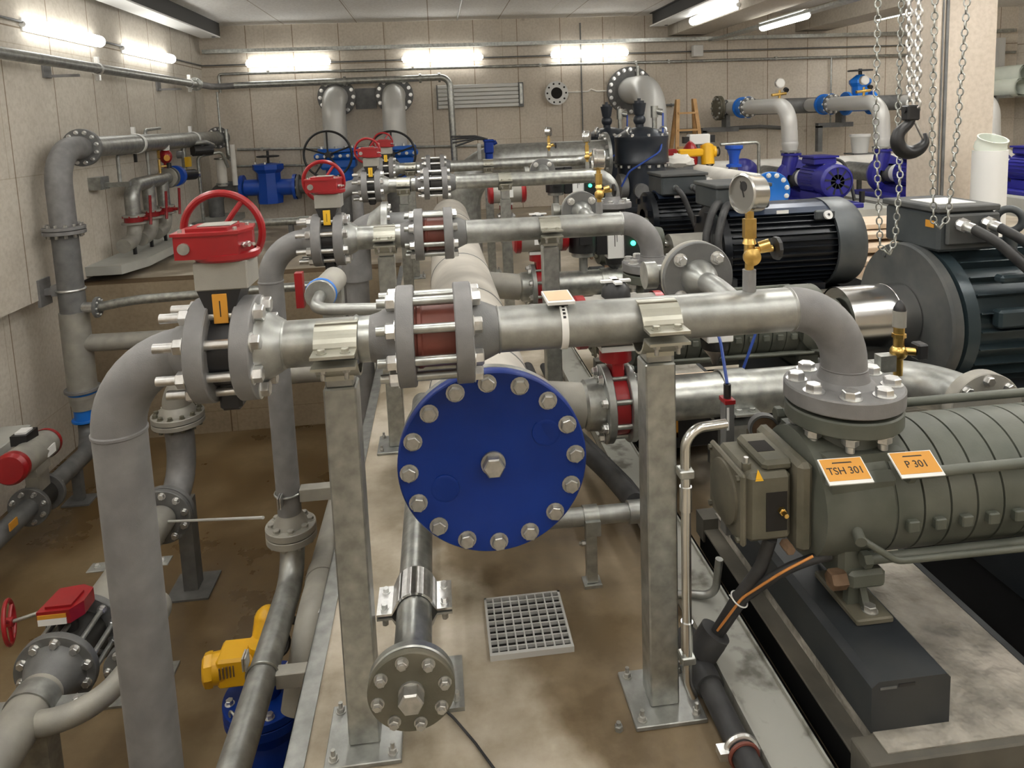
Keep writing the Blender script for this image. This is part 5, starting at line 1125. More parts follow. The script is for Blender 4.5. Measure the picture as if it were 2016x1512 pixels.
chain('hand_chain', [V((hp(1820, 0).x, YH-.05, 2.75)), hp(1819, 250)+V((0, -.05, 0)), hp(1822, 432)+V((0, -.05, 0)), hp(1834, 446)+V((0, -.05, 0)), hp(1850, 425)+V((0, -.05, 0)), hp(1870, 230)+V((0, -.05, 0)), hp(1886, 10)+V((0, -.05, 0)), V((hp(1890, 0).x, YH-.05, 2.75))], .030, .0035, 'thin hand chain looping down in front of the column', galvb, 'hoist chains')
t = thing('chain_hoist', 'chain hoist above the frame', 'hoist', (2.05, YH, 2.75))
MB().m(yel).box((1.78, YH-.12, 2.74), (2.25, YH+.12, 2.98), bev=.03).build('body', None, t)
MB().m(castd).box((-3.5, YH-.1, 2.98), (3.95, YH+.1, 3.065)).build('girder', None, t)

# ================================================================ column neighbourhood
tag(MB().m(castd).cyl((4.20, 5.485, .2), (4.20, 5.485, 2.93), .012).cyl((4.165, 5.49, .2), (4.165, 5.49, 2.93), .006).build('column_cable'), 'dark cable line running up the column face', 'cable')
t = thing('plastic_pipe', 'upright white pipe with a pale green sleeve, in front of the column', 'pipe', (4.36, 5.18, 0))
px_, py_ = at(1949, 300, Y=5.18).x, 5.18; zt = at(1949, 298, Y=5.06).z
MB().m(sheet).m(pvc).m(white).lathe((px_, py_, 0), Z_, [(0, .125), (zt, .122), (zt, .10), (0, .10)], 44).build('outer_pipe', None, t)
MB().m(pvc).lathe((px_, py_+.03, zt-.06), (0, -.34, .94), [(0, .08), (.02, .098), (.06, .100), (.07, .112), (.11, .112), (.12, .106), (.15, .106), (.165, .110), (.165, .098), (.0, .078)], 40).build('inner_pipe', None, t)
# right of the column
b = MB().m(radm).box(at(1955, 170, Y=12.35)-V((0, .1, 0)), at(1972, 75, Y=12.35)+V((0, .05, 0))); tag(b.build('vertical_duct'), 'grey vertical duct on the back wall right of the column', 'duct')
t = thing('pipe_rack', 'wall rack carrying pale green plastic pipes, right edge', 'rack', at(1990, 185, Y=11.8))
ra = at(1962, 188, Y=11.8); MB().m(galv).box(ra-V((.1, .3, .05)), ra+V((1.6, .5, 0))).box(ra-V((.1, .1, 1.3)), ra+V((-.04, -.04, 0))).build('shelf', None, t)
for i, (qx, qy) in enumerate(((1990, 172), (2020, 172), (1999, 146))):
    c = at(qx, qy, Y=11.6); o = MB().m(pvc).lathe(c-Y_*.25, Y_, [(0, .16), (.9, .16), (.9, .13), (0, .13)], 28).build('plastic_pipe'); tag(o, ('pale green pipe lying left on the wall rack', 'pale green pipe lying right on the wall rack', 'pale green pipe lying on top of the other two on the rack')[i], 'pipe', 'pale green pipes on the rack')
# ================================================================ back wall and far things
for xx, l in ((-1.60, 'left of two grey elbows coming out of the back wall, above a black handwheel'), (-.635, 'right of two grey elbows coming out of the back wall')):
    t = thing('elbow_pipe', l, 'pipe', (xx, 12.4, 2.07), 'grey elbows out of the back wall')
    MB().m(radm).tube([(xx, 12.45, 2.06), (xx, 11.9, 2.06), (xx, 11.9, 1.22)], .19, .34, 40).build('elbow', None, t)
    f = MB().m(castd).disc((xx, 12.38, 2.06), Y_, .32, .05, 52).build('flange', None, t); bolts(f, (xx, 12.38, 2.06), -Y_, .275, 14, .026, .03, zinc)
tag(MB().m(castd).box((-1.3, 12.47, 1.85), (-.95, 12.5, 2.2)).build('steel_plate'), 'dark steel plate on the wall between the two elbows', 'plate')
for xx, hx, hz, l in ((-1.57, -1.655, 1.14, 'big blue gate valve with a large black handwheel, left of two'), (-.635, -.67, 1.10, 'big blue gate valve with a large black handwheel, right of two, behind the red gears')):
    t = thing('gate_valve', l, 'valve', (xx, 11.9, 0), 'big blue valves with black handwheels')
    b = MB().m(gblue).disc((xx, 11.9, 1.16), Z_, .33, .06, 44).box((xx-.36, 11.62, 1.05), (xx+.36, 12.1, 1.15), bev=.03).box((xx-.28, 11.66, .88), (xx+.28, 12.1, 1.06), bev=.04).lathe((xx, 11.9, .92), -Z_, [(0, .22), (.2, .22), (.22, .3), (.28, .3)], 36)
    vb = b.build('body', None, t); bolts(vb, (xx, 11.9, 1.22), Z_, .285, 12, .03, .035, zinc)
    for i in range(6): bolts(vb, (xx-.3+.12*i, 11.62, 1.10), -Y_, 0, 1, .022, .025, zinc)
    MB().m(castd).cyl((xx, 11.9, .64), (xx, 11.9, .0), .19, n=32).build('lower_pipe', None, t)
    wc = V((hx, 11.3, hz)); b = MB().m(blk).torus(wc, Y_, .365, .018, 52, 8).cyl(wc-Y_*.03, wc+Y_*.3, .045)
    for i in range(5):
        a = PI/2+2*PI*i/5; b.box(wc+V((0, -.012, 0)), wc+V((0, .012, 0))) if False else b.tube([wc, wc+V((.36*math.cos(a), 0, .36*math.sin(a)))], .014, .1, 8)
    b.build('handwheel', None, t)
t = thing('tee_valve', 'blue flanged valve with small black top wheel near the left back corner', 'valve', (-2.74, 12, 0))
b = MB().m(vblue).cyl((-3.12, 12, .63), (-2.34, 12, .61), .135, n=36).lathe((-3.18, 12, .63), X_, [(0, .21), (.05, .21), (.05, .13)], 40).lathe((-2.29, 12, .61), -X_, [(0, .21), (.05, .21), (.05, .13)], 40).lathe((-2.73, 12, .36), Z_, [(0, 0), (0, .2), (.1, .21), (.3, .19), (.5, .19), (.56, .25), (.64, .25), (.66, .1)], 8)
vb = b.build('body', None, t, sharp=25); bolts(vb, (-3.18, 12, .63), -X_, .175, 8, .02, .02, zinc); bolts(vb, (-2.29, 12, .61), X_, .175, 8, .02, .02, zinc); bolts(vb, (-2.73, 12, 1.01), Z_, .2, 4, .02, .03, zinc)
b = MB().m(blk).torus((-2.72, 12, 1.13), Z_, .17, .014, 36, 8).cyl((-2.72, 12, 1.0), (-2.72, 12, 1.22), .02)
for i in range(3): b.cyl((-2.72, 12, 1.13), (-2.72+.17*math.cos(i*2.1), 12+.17*math.sin(i*2.1), 1.13), .012)
b.build('handwheel', None, t)
t = thing('corner_pipes', 'grey pipes with upright pale risers left of the blue flanged valve', 'pipe', (-3.4, 12, 0))
MB().m(castd).tube([(-3.18, 12, .63), (-3.60, 12, .63), (-3.60, 12, 0)], .12, .2, 28).disc((-3.22, 12, .63), X_, .2, .04).build('pipe', None, t)
MB().m(castd).tube([(-2.25, 12, .61), (-1.75, 12, .60), (-1.75, 12, 0)], .12, .2, 28).disc((-2.28, 12, .61), X_, .2, .04).build('pipe', None, t)
MB().m(sheet).cyl((-3.38, 11.7, .7), (-3.38, 11.7, 1.15), .075).cyl((-3.2, 11.75, .7), (-3.2, 11.75, 1.35), .04).m(galvb).disc((-3.38, 11.7, .72), Z_, .1, .03).disc((-3.38, 11.7, 1.12), Z_, .1, .03).build('riser', None, t)
MB().m(galvb).tube([(-3.6, 11.3, .1), (-3.6, 11.3, 1.2), (-3.3, 11.5, 1.25), (-3.25, 11.6, 1.0)], .025, .08, 12).tube([(-3.4, 12.2, 1.6), (-3.4, 12.2, 1.15), (-3.3, 12.0, 1.1)], .035, .08, 12).m(galvb).cyl((-3.46, 12.1, 2.2), (-3.46, 12.1, 1.55), .016).build('small_pipe', None, t)
tag(MB().m(galvb).cyl((-3.4, 10.2, .27), (-1.8, 10.2, .27), .055, n=24).cyl((-1.95, 10.2, .27), (-1.8, 10.2, .27), .065, n=24).m(castd).box((-3.0, 10.15, 0), (-2.94, 10.25, .22)).box((-2.1, 10.15, 0), (-2.04, 10.25, .22)).build('floor_pipe'), 'straight bright pipe low over the rear floor behind the red handwheel', 'pipe')
# lever valve manifold on the left wall
t = thing('valve_manifold', 'grey wall manifold with three drops at the left wall', 'pipe', (-3.55, 9, .2))
MB().m(galv).tube([(-3.52, 8.62, .6), (-3.52, 8.62, .98), (-3.52, 9.75, .99)], .082, .17, 28).build('header', None, t)
for i, y in enumerate((8.62, 9.12, 9.58)):
    if i: MB().m(galv).cyl((-3.52, y, .99), (-3.52, y, .6), .075, n=28).build('drop', None, t)
    MB().m(dusty).tube([(-3.52, y, .55), (-3.52, y, .36), (-3.52, y-.35, .33)], .08, .18, 28).disc((-3.52, y, .535), Z_, .135, .025).disc((-3.52, y, .62), Z_, .125, .025).build('lower_elbow', None, t)
    v = thing('lever_valve', 'red lever valve on the left wall manifold, '+('nearest the camera', 'middle of three', 'farthest of three')[i], 'valve', (-3.52, y, .58), 'red lever valves on the wall manifold')
    b = MB().m(red).cyl((-3.52, y, .562), (-3.52, y, .618), .105, n=28); bb = b.build('wafer', None, v)
    bolts(bb, (-3.52, y, .615), Z_, .118, 8, .012, .02, red)
    MB().m(red).cyl((-3.42, y, .59), (-3.36, y, .59), .02).tube([(-3.34, y, .52), (-3.34, y+.02, .60), (-3.33, y+.03, .86)], .016, .05, 10).build('lever', None, v)
    MB().m(blk).box((-3.56, y-.02, .18), (-3.53, y+.02, .29)).build('foot', None, t)
MB().m(dusty).disc((-3.52, 9.75, .99), Y_, .13, .04).m(castd).disc((-3.52, 9.82, .99), Y_, .14, .04).m(sheet).cyl((-3.52, 9.86, .99), (-3.52, 10.02, .99), .07).m(vblue).disc((-3.52, 10.02, .99), Y_, .14, .10).m(blk).cyl((-3.52, 10.12, .99), (-3.45, 10.6, .97), .075).m(zinc).cyl((-3.45, 10.58, .97), (-3.44, 10.72, .96), .05).build('fitting', None, t)
MB().m(galv).tube([(-3.6, 8.55, 1.0), (-3.6, 8.55, 1.35), (-3.6, 9.0, 1.36)], .02, .06, 10).build('vent_pipe', None, t); MB().m(galv).tube([(-3.6, 9.4, 1.0), (-3.6, 9.4, 1.62), (-3.6, 9.9, 1.64)], .02, .06, 10).build('vent_pipe', None, t)
MB().m(galv).box((XW, 8.2, .98), (-3.66, 8.42, 1.12)).box((-3.7, 8.3, 1.0), (-3.4, 8.36, 1.05)).build('wall_bracket', None, t)
MB().m(brass).cyl((-3.52, 9.55, 1.06), (-3.52, 9.55, 1.24), .018).cyl((-3.52, 9.55, 1.15), (-3.44, 9.62, 1.15), .014).cyl((-3.52, 9.55, 1.26), (-3.5, 9.5, 1.36), .018).m(blk).cyl((-3.43, 9.62, 1.12), (-3.43, 9.62, 1.19), .03).build('cock', None, t)
v = thing('vent_actuator', 'small orange red vent unit on the end of the wall manifold', 'valve', (-3.52, 10.15, 1.1))
MB().m(red).cyl((-3.52, 9.78, 1.07), (-3.52, 9.78, 1.2), .03).ball((-3.52, 9.78, 1.27), .085, (1, .8, 1.15)).m(white).cyl((-3.50, 9.75, 1.36), (-3.49, 9.73, 1.43), .05).m(castd).cyl((-3.42, 9.93, 1.28), (-3.35, 9.93, 1.28), .05).build('body', None, v)
MB().m(org).cyl((-3.48, 9.70, 1.25), (-3.47, 9.69, 1.25), .04).build('label', None, v)
t = thing('valve_cluster', 'dark valve cluster with a yellow handle high in the left back corner', 'valve', (-3.5, 11, 1.1))
MB().m(blk).cyl((-3.5, 10.8, 1.30), (-3.3, 11.0, 1.30), .08).cyl((-3.4, 10.9, 1.22), (-3.4, 10.9, 1.38), .05).m(ylab).box((-3.56, 10.6, 1.08), (-3.50, 10.7, 1.22)).m(galv).tube([(-3.6, 10.7, .95), (-3.6, 10.7, 1.4), (-3.35, 10.9, 1.42), (-3.3, 11.1, 1.36)], .035, .1, 12).build('body', None, t)

# radiator and open wall flange
t = thing('radiator', 'flat grey ribbed wall radiator below the middle lamp', 'radiator', (.84, 12.4, 1.8))
b = MB().m(radm)
for i in range(6): b.box((.10, 12.40, 1.80+.068*i), (1.50, 12.43, 1.80+.068*i+.062), bev=.008)
b.build('panel', None, t); MB().m(castd).box((1.50, 12.40, 1.79), (1.585, 12.495, 2.21)).m(galvb).box((1.52, 12.38, 1.84), (1.57, 12.4, 2.19)).build('end_header', None, t); MB().m(castd).box((.08, 12.42, 1.79), (.10, 12.495, 2.21)).build('end_plate', None, t)
t = thing('open_flange', 'open grey wall flange with a dark bore', 'flange', (2.17, 12.4, 2.0))
f = MB().m(radm).lathe((2.165, 12.36, 2.0), Y_, [(0, .10), (0, .205), (.035, .205), (.035, .14), (.12, .14)], 44).build('flange', None, t); bolts(f, (2.165, 12.36, 2.0), -Y_, .165, 10, .018, .004, hole, washer=False)
MB().m(hole).cyl((2.165, 12.375, 2.0), (2.165, 12.40, 2.0), .10, n=32).build('bore', None, t)
# tanks
def tank(x, y, r, ztop, lab):
    t = thing('filter_tank', lab, 'tank', (x, y, 0), 'dark filter tanks')
    b = MB().m(navy).cyl((x, y, .0), (x, y, ztop-.32), r*.90, n=48).lathe((x, y, .42), Z_, [(0, r*.9), (0, r*1.06), (.05, r*1.06), (.05, r*.9)], 48).build('shell', None, t)
    b = MB().m(navy).lathe((x, y, ztop-.34), Z_, [(0, r*.9), (0, r), (.04, r), (.05, r*.985), (.26, r*.985), (.27, r), (.32, r), (.34, r*.9), (.40, r*.6), (.43, r*.25), (.44, 0)], 52).build('lid', None, t)
    bolts(b, (x, y, ztop-.36), -Z_, r*.955, 16, .02, .03, zinc); bolts(b, (x, y, ztop-.02), Z_, r*.93, 10, .02, .03, zinc)
    MB().m(zinc).torus((x-r*.62, y-r*.55, ztop+.05), (1, -1, 0), .045, .014, 24, 8).torus((x+r*.7, y-r*.4, ztop+.04), (1, 1, 0), .045, .014, 24, 8).build('lifting_ring', None, b)
    c = MB().m(navy).cyl((x-.02, y, ztop+.06), (x-.02, y, ztop+.26), .05).ball((x-.02, y, ztop+.18), .075).cyl((x-.02, y, ztop+.24), (x-.02, y, ztop+.38), .06, .085).cyl((x-.02, y, ztop+.38), (x-.02, y, ztop+.41), .06).cyl((x-.02, y, ztop+.41), (x-.02, y, ztop+.44), .02).build('air_valve', None, t)
    MB().m(galvb).cyl((x+.16, y-.03, ztop+.03), (x+.16, y-.03, ztop+.24), .03).cyl((x+.16, y-.03, ztop+.2), (x+.16, y-.03, ztop+.34), .045).cyl((x+.16, y-.03, ztop+.28), (x+.25, y-.06, ztop+.26), .04).build('vent_fitting', None, t)
    MB().m(bcable).tube([(x+.25, y-.08, ztop+.25), (x+.22, y-.16, ztop-.02), (x+.12, y-r-.03, ztop-.2), (x-.25, y-r*.98, ztop-.42), (x-.33, y-r*.8, ztop-.60)], .012, .12, 8).build('blue_hose', None, t)
    MB().m(castd).cyl((x-r*.98, y-.1, ztop-.62), (x-r*.7, y-.1, ztop-.62), .16, n=28).cyl((x-r*.3, y-r*1.0, ztop-.66), (x-r*.3, y-r*.8, ztop-.66), .09).build('nozzle', None, t)
    return t
tank(2.52, 8.5, .33, 1.33, 'tall dark filter tank with bolted lid and blue hose, front of two')
tank(2.41, 9.7, .33, 1.32, 'tall dark filter tank standing behind the other one')
t = thing('big_elbow', 'large grey elbow with a dark bolted wall flange behind the tanks', 'pipe', (3.57, 12.4, 2))
MB().m(radm).tube([(3.50, 12.45, 2.0), (3.55, 11.35, 1.98), (3.55, 11.35, .0)], .235, .45, 44).lathe((3.57, 12.1, 2.0), Y_, [(-.01, .235), (0, .243), (.01, .235)], 44).build('elbow', None, t)
f = MB().m(castd).disc((3.50, 12.40, 2.0), Y_, .42, .06, 56).build('flange', None, t); bolts(f, (3.50, 12.40, 2.0), -Y_, .37, 20, .028, .03, zinc)
MB().m(galvb).cyl((3.62, 12.35, 2.22), (3.62, 12.35, 2.42), .03).build('vent', None, t)
# cross pipe into the front tank
t = thing('tank_inlet_pipe', 'wide grey pipe with end flange joining the front tank', 'pipe', (1.3, 8.4, 0))
MB().m(galv).tube([(.30, 8.4, 0), (.30, 8.4, 1.08), (2.05, 8.4, 1.08)], .21, .5, 40).build('pipe', None, t)
f = MB().m(galv).disc((2.02, 8.4, 1.08), X_, .30, .04, 48).build('flange', None, t); bolts(f, (2.02, 8.4, 1.08), -X_, .26, 12, .02, .025, zinc)
t = thing('cable_valve', 'small blue valve head with four black cables leading left', 'valve', (.72, 8.0, 1.3))
c = at(962, 285, Y=8.0)
MB().m(blue).box(c-V((.05, .06, .10)), c+V((.05, .06, .05)), bev=.015).cyl(c-V((0, 0, .3)), c-V((0, 0, .08)), .045).box(c+V((-.06, -.07, .03)), c+V((.06, .07, .06)), bev=.01).cyl(c+V((.05, 0, .01)), c+V((.09, 0, .03)), .025).m(galv).box(c+V((-.13, -.03, -.16)), c+V((-.09, .03, .02))).build('body', None, t)
for (qx, qy), k in zip(((888, 269), (890, 274), (891, 281), (896, 288)), range(4)):
    MB().m(blk).tube([at(qx, qy, Y=8.0), at(936, 268+k*2, Y=8.0), at(960, 274, Y=8.0)], .011, .1, 8).build('cable', None, t)
# ladder
t = thing('step_ladder', 'wooden step ladder against the back wall beside the big elbow', 'ladder', (4.26, 11.5, 0))
tp = at(1350, 195, Y=11.5); zb = .0
for s, yo in ((-1, -.30), (1, -.30), (-1, .32), (1, .32)):
    MB().m(wood).prism([(-.03, -.02), (.03, -.02), (.03, .02), (-.03, .02)], (tp.x+s*.29, tp.y+yo, zb), X_, Y_, (-s*.15, -yo*.95, tp.z-zb)).build('rail', None, t)
for i in range(6):
    u = (i+.6)/6.4; z = zb+(tp.z-zb)*u; w_ = .29-.15*u; MB().m(wood).box((tp.x-w_, tp.y-.30*(1-u*.95)-.04, z-.02), (tp.x+w_, tp.y-.30*(1-u*.95)+.04, z+.01)).build('step', None, t)
# blue banded header and its drop pipes
t = thing('header_pipe', 'grey header pipe along the back wall with a bolted blind end', 'pipe', (6, 11.9, 1.63))
MB().m(castd).cyl((4.95, 11.9, 1.625), (9.6, 11.9, 1.60), .135, n=40).m(sheet).lathe((5.12, 11.9, 1.625), X_, [(-.08, .136), (-.08, .145), (.08, .145), (.08, .136)], 36).build('pipe', None, t)
f = MB().m(pdust).disc((4.86, 11.9, 1.628), X_, .21, .04, 48).disc((4.905, 11.9, 1.628), X_, .21, .04, 48).build('blind_end', None, t); bolts(f, (4.945, 11.9, 1.628), X_, .175, 12, .02, .02, zinc); bolts(f, (4.86, 11.9, 1.628), -X_, .175, 12, .02, .02, boltd)
for x in (5.0, 7.1):
    MB().m(castd).box((x, 11.8, 1.30), (x+.07, 12.0, 1.50)).box((x-.4, 11.85, 1.22), (x+.25, 11.95, 1.30)).box((x-.4, 11.85, .8), (x-.32, 11.95, 1.25)).build('bracket', None, t)
for j, (X0, l1, l2, l3) in enumerate(((5.08, 'grey drop pipe to the left navy blue pump', 'light blue flanged ring on the left drop pipe', 'navy blue pump with finned motor, left of the column'),
                                 (6.50, 'grey drop pipe to the navy blue pump behind the hook', 'light blue flanged ring on the drop pipe behind the hook', 'navy blue pump behind the crane hook'),
                                 (8.25, 'grey drop pipe hidden behind the column', 'light blue flanged ring hidden behind the column', 'navy blue pump at the right edge beyond the column'))):
    yp = 9.8
    t = thing('drop_pipe', l1, 'pipe', (X0, yp, 1), 'drop pipes from the header to the pumps')
    MB().m(radm).tube([(X0-.02, 11.75, 1.62), (X0, yp, 1.62), (X0+.03, yp, 1.08)], .112, .27, 36).lathe((X0+.03, yp, 1.10), -Z_, [(0, .112), (.03, .118), (.12, .10), (.16, .085)], 32).build('pipe', None, t)
    for y in (11.05,):
        f = MB().m(castd).disc((X0, y, 1.62), Y_, .16, .05, 40).build('flange', None, t); bolts(f, (X0, y, 1.62), -Y_, .135, 10, .018, .02, zinc)
    v = thing('ring_valve', l2, 'valve', (X0, 11.25, 1.62), 'light blue ring valves on the drop pipes')
    b = MB().m(lblue).cyl((X0, 11.10, 1.62), (X0, 11.34, 1.62), .15, n=40).disc((X0, 11.10, 1.62), Y_, .172, .04, 40).disc((X0, 11.31, 1.62), Y_, .172, .04, 40).build('body', None, v); bolts(b, (X0, 11.10, 1.62), -Y_, .155, 10, .016, .015, zinc)
    p = thing('end_suction_pump', l3, 'pump', (X0, yp, .3), 'navy blue pumps along the back')
    xx = X0+.12
    b = MB().m(pblue).lathe((X0+.05, yp, .90), Z_, [(-.05, .08), (0, .10), (.0, .14), (.035, .14), (.035, 0)], 36).lathe((xx-.02, yp-.10, .56), Y_, [(0, .16), (.03, .26), (.10, .29), (.18, .26), (.22, .14)], 40).tube([(xx-.12, yp, .62), (X0+.03, yp, .80), (X0+.05, yp, .90)], .11, .2, 24)
    bb = b.build('volute', None, p); bolts(bb, (X0+.05, yp, .935), Z_, .115, 8, .015, .018, zinc)
    MB().m(galv).disc((X0+.04, yp, .945), Z_, .14, .03).build('outlet_flange', None, p)
    MB().m(castd).cyl((xx, yp-.42, .59), (xx, yp-.05, .57), .12).m(label).lathe((xx, yp-.36, .59), Y_, [(0, .13), (.14, .13)], 28).build('bearing_bracket', None, p)
    b = MB().m(pblue).cyl((xx+.02, yp-1.0, .60), (xx, yp-.42, .60), .205, n=40)
    for i in range(28):
        a = 2*PI*i/28; d = V((math.cos(a), 0, math.sin(a))); b.prism([(.20, -.004), (.222, -.003), (.222, .003), (.20, .004)], (xx+.01, yp-.78, .60), d, V((-math.sin(a), 0, math.cos(a))), (0, .34, 0))
    b.box((xx-.19, yp-.92, .32), (xx-.12, yp-.5, .44)).box((xx+.12, yp-.92, .32), (xx+.19, yp-.5, .44)).build('motor', None, p)
    b = MB().m(pblue).lathe((xx+.02, yp-.86, .60), -Y_, [(0, .228), (.18, .228), (.205, .205), (.21, .19)], 44).cyl((xx+.02, yp-1.055, .60), (xx+.02, yp-1.06, .60), .19, n=40).m(navy)
    for i in range(9):
        a = 2*PI*i/9; d = V((math.cos(a), 0, math.sin(a))); s = V((-math.sin(a), 0, math.cos(a)))
        b.prism([(.035, -.004), (.175, .02), (.175, .05), (.035, .006)], (xx+.02, yp-1.0655, .60), d, s, (0, .005, 0))
    b.m(pblue).cyl((xx+.02, yp-1.075, .60), (xx+.02, yp-1.06, .60), .03)
    b.build('fan_cover', None, p)
    MB().m(pblue).box((xx-.16, yp-.80, .81), (xx+.16, yp-.46, .90), bev=.015).m(pblue).box((xx-.18, yp-.82, .90), (xx+.18, yp-.44, .925)).build('terminal_box', None, p)
    MB().m(label).box((xx-.02, yp-.86, .805), (xx+.2, yp-.74, .815)).build('paper', None, p)
    MB().m(rub).tube([(xx+.18, yp-.6, .86), (xx+.34, yp-.62, .86), (xx+.42, yp-.7, .6), (xx+.42, yp-.8, .3)], .022, .14, 10).m(blk).cyl((xx+.40, yp-1.0, .3), (xx+.40, yp-1.0, .45), .035).build('cable', None, p)
    MB().m(pblue).box((xx-.34, yp-1.15, .25), (xx+.34, yp+.35, .315), bev=.01).box((xx-.12, yp-.9, .315), (xx+.12, yp+.1, .4)).build('base_plate', None, p)
    MB().m(galv).tube([(xx-.02, yp+.15, .56), (xx-.02, yp+.95, .56)], .14, .1, 28).disc((xx-.02, yp+.16, .56), Y_, .19, .05).build('suction_stub', None, p)
    tag(MB().m(shelfm).box((X0-.45, yp-1.3, 0), (X0+.8, yp+.6, .25)).build('pump_plinth'), ('pale plinth under the left navy pump', 'pale plinth under the navy pump behind the hook', 'pale plinth under the navy pump beyond the column')[j], 'plinth', 'plinths of the navy pumps')
t = thing('corner_valve', 'light blue valve with dark top wheel at the end of the header behind the chains', 'valve', (7.2, 11.6, 1.6))
b = MB().m(lblue).cyl((7.0, 11.55, 1.62), (7.5, 11.55, 1.62), .14, n=32).disc((7.0, 11.55, 1.62), X_, .2, .05).disc((7.45, 11.55, 1.62), X_, .2, .05).lathe((7.27, 11.55, 1.70), Z_, [(0, .12), (.2, .14), (.26, .18), (.31, .18), (.4, .06)], 8).build('body', None, t, sharp=25)
MB().m(blk).cyl((7.27, 11.55, 2.16), (7.27, 11.55, 2.18), .2, n=28).cyl((7.27, 11.55, 2.05), (7.27, 11.55, 2.2), .03).build('handwheel', None, t)
for X0, l in ((5.10, 'little dial gauge and cock on the left drop pipe'), (6.42, 'little dial gauge on the drop pipe behind the hook')):
    g = thing('dial_gauge', l, 'gauge', (X0, 10.1, 1.73), 'little gauges on the drop pipes')
    MB().m(brass).cyl((X0, 10.1, 1.72), (X0, 10.1, 1.85), .018).cyl((X0-.12, 10.1, 1.78), (X0+.1, 10.1, 1.80), .022).m(blk).cyl((X0+.1, 10.08, 1.84), (X0+.1, 10.12, 1.86), .035).build('cock', None, g)
    MB().m(zinc).cyl((X0, 10.12, 1.95), (X0, 10.07, 1.95), .07, n=28).m(label).cyl((X0, 10.069, 1.95), (X0, 10.066, 1.95), .06, n=28).build('dial', None, g)
tag(MB().m(sheet).cyl((4.1, 10.9, .62), (9.5, 10.9, .60), .17, n=32).m(castd).box((4.4, 10.8, 0), (4.5, 11, .5)).box((7.4, 10.8, 0), (7.5, 11, .5)).build('collector_pipe'), 'white wrapped collector pipe on the floor behind the navy pumps', 'pipe')
tag(MB().m(pblue).lathe((4.75, 10.6, .60), (-.3, -1, 0), [(0, .2), (.08, .24), (.12, .22), (.2, .12), (.22, 0)], 36).build('suction_dome'), 'dark blue domed cap left of the navy pump', 'cap')
# light blue blind cover and covered manifold behind the motors
t = thing('blind_cover', 'bright blue blind cover with white bolts behind the black motor', 'flange', (3.43, 7.0, 0))
cc = V((3.43, 6.98, .735)); f = MB().m(lblue).lathe(cc, -Y_, [(0, 0), (0, .198), (.004, .202), (.03, .202), (.034, .198), (.034, .135), (.028, .125), (.028, 0)], 56).lathe(cc+V((.0, -.028, .06)), -Y_, [(0, .03), (.005, .028), (.005, 0)], 24).build('disc', None, t); bolts(f, cc-Y_*.034, -Y_, .168, 12, .021, .018, white, .2)
MB().m(galv).disc(cc, Y_, .2, .035).m(sheet).cyl(cc+Y_*.03, (3.43, 9.8, .735), .16, n=36).m(galv).box((3.35, 7.6, 0), (3.5, 7.7, .6)).box((3.35, 9.2, 0), (3.5, 9.3, .6)).build('pipe', None, t)
tag(MB().m(vblue).lathe((3.92, 9.0, .84), Z_, [(0, .10), (.03, .10), (.04, .06), (.14, .065), (.22, .09), (.24, .115), (.28, .115), (.28, 0)], 32).build('blue_spool'), 'small blue flared spool standing behind the black motor', 'spool')
MBp = MB().m(galv).cyl((3.92, 9.0, 0), (3.92, 9.0, .84), .05); tag(MBp.build('spool_stand'), 'grey stand pipe under the blue flared spool', 'pipe')
t = thing('yellow_drive', 'yellow electric drive with red valve body right of the front tank', 'actuator', (3.3, 9.0, 1.05))
yc = at(1370, 300, Y=9.0)
MB().m(yel).box(yc-V((.26, .08, .05)), yc+V((.10, .06, .05)), bev=.02).cyl(yc+V((.14, -.06, -.16)), yc+V((.14, -.02, .09)), .085).cyl(yc+V((.1, 0, 0)), yc+V((.26, 0, 0)), .075).ball(yc+V((.16, 0, .02)), .10).build('drive', None, t)
MB().m(blk).torus(yc+V((.30, 0, .0)), X_, .055, .012, 24, 8).torus(yc+V((.15, -.1, -.13)), Y_, .05, .012, 24, 8).build('handwheel', None, t)
MB().m(red).box(yc-V((.44, .08, .09)), yc-V((.27, -.08, -.06)), bev=.02).lathe(yc-V((.06, -.05, .16)), Z_, [(0, .09), (.05, .1), (.2, .1), (.28, .05), (.32, 0)], 20).build('valve_body', None, t)
MB().m(galv).cyl(V((yc.x-.3, 9.0, 0)), yc-V((.3, 0, .1)), .12, n=28).build('pipe', None, t)
wb = at(1375, 274, Y=9.6); tag(MB().m(label).box(wb-V((.15, .06, .07)), wb+V((.15, .06, .07)), bev=.01).m(blk).box(wb-V((.22, .05, .05)), wb-V((.15, -.05, -.04))).box(wb+V((.15, -.05, -.05)), wb+V((.22, .05, .05))).m(castd).box(V((wb.x-.03, 9.56, 0)), V((wb.x+.03, 9.62, wb.z-.05))).build('control_box'), 'white control box behind the yellow drive', 'box')
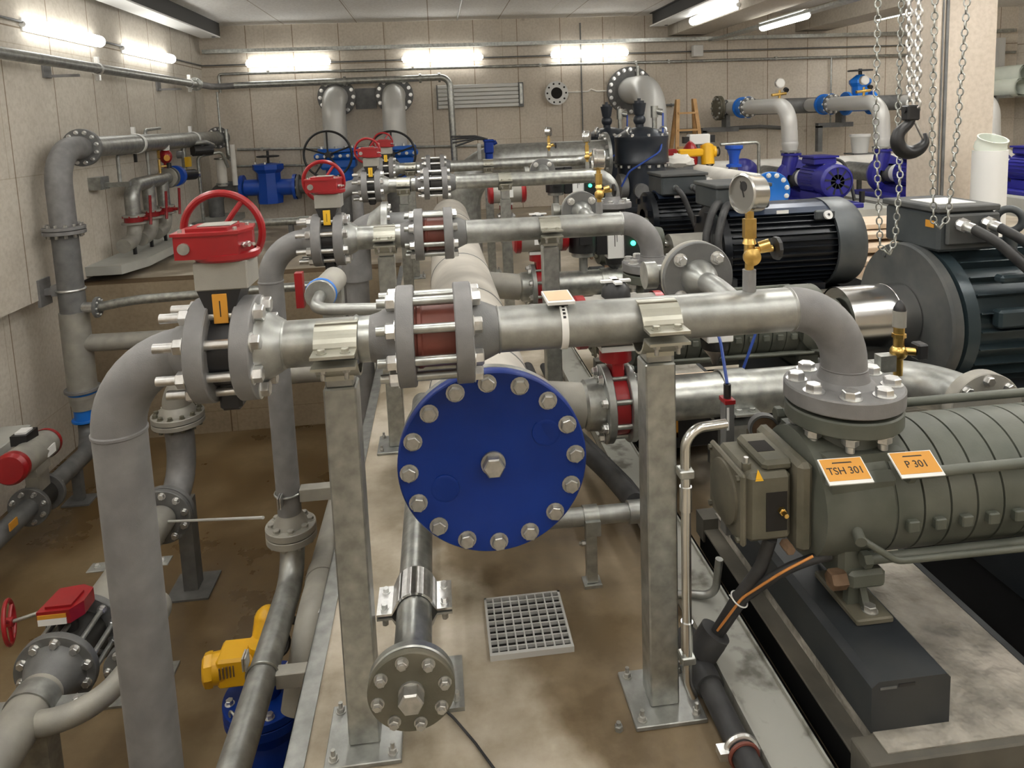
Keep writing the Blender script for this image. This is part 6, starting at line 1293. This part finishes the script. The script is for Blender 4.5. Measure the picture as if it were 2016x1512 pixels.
for i, (qx, qy, qY, s, l) in enumerate(((1330, 318, 8.9, .16, 'crumpled grey wrapping right of the front tank'), (1410, 365, 8.2, .15, 'white wrapped bundle behind the blue-black motor tops'))):
    c = at(qx, qy, Y=qY); b = MB().m(sheet).ball(c, s, (1.5, 1, .6), 16, 10); 
    for p in b.v: p += V((random.uniform(-1, 1), random.uniform(-1, 1), random.uniform(-1, 1)))*.022
    b.m(castd).box((c.x-.2, qY-.1, 0), (c.x+.2, qY+.1, c.z-s*.4)); tag(b.build('wrapping'), l, 'wrapping')
# slim frame pipe and boards on the right
tag(MB().m(galvb).tube([(3.9, 9.4, 1.12), (4.45, 9.4, 1.13), (4.45, 9.4, .3), (3.95, 9.4, .55)], .022, .05, 12).m(galv).cyl((4.45, 9.4, 0), (4.45, 9.4, .3), .022).build('drain_loop'), 'thin galvanised drain loop left of the navy pump', 'pipe')
k = 0
for (qx, qy, qY, L, W, l) in ((1740, 432, 6.9, 1.0, .5, 'pale board lying on top of the stack behind the motors'), (1720, 452, 6.7, 1.3, .5, 'second pale board of the stack behind the motors'), (1735, 475, 6.5, 1.4, .55, 'third pale board of the stack behind the motors'), (1740, 500, 6.3, 1.5, .5, 'lowest pale board of the stack behind the motors')):
    c = at(qx, qy, Y=qY); h = .05
    tag(MB().m(plank).box((c.x-L/2, qY-W/2, c.z-h), (c.x+L/2, qY+W/2, c.z), bev=.005).build('wood_board'), l, 'board', 'pale boards behind the motors')
    MB()
tag(MB().m(plank).box((3.75, 6.05, 0), (6.0, 7.2, at(1740, 500, Y=6.3).z-.055)).build('board_pallet'), 'pale wooden pallet under the boards right of the black motor', 'pallet')
bk = at(1693, 285, Y=11.4); tag(MB().m(white).lathe((bk.x, 11.4, bk.z-.16), Z_, [(0, .12), (.28, .15), (.30, .165), (.34, .165), (.34, .14), (.1, .12)], 32).m(castd).box((bk.x-.2, 11.25, .78), (bk.x+.2, 11.55, bk.z-.16)).m(castd).box((bk.x-.03, 11.37, 0), (bk.x+.03, 11.43, .8)).build('bucket'), 'white plastic bucket by the back wall behind the navy pumps', 'bucket')
tp_ = at(1610, 318, Y=11.5); tag(MB().m(pvc).lathe((tp_.x, 11.5, .0), Z_, [(0, .5), (tp_.z-.05, .42), (tp_.z+.05, .1), (tp_.z+.06, 0)], 7).build('tarp'), 'pale green folded tarp heap behind the left navy pump', 'tarp')
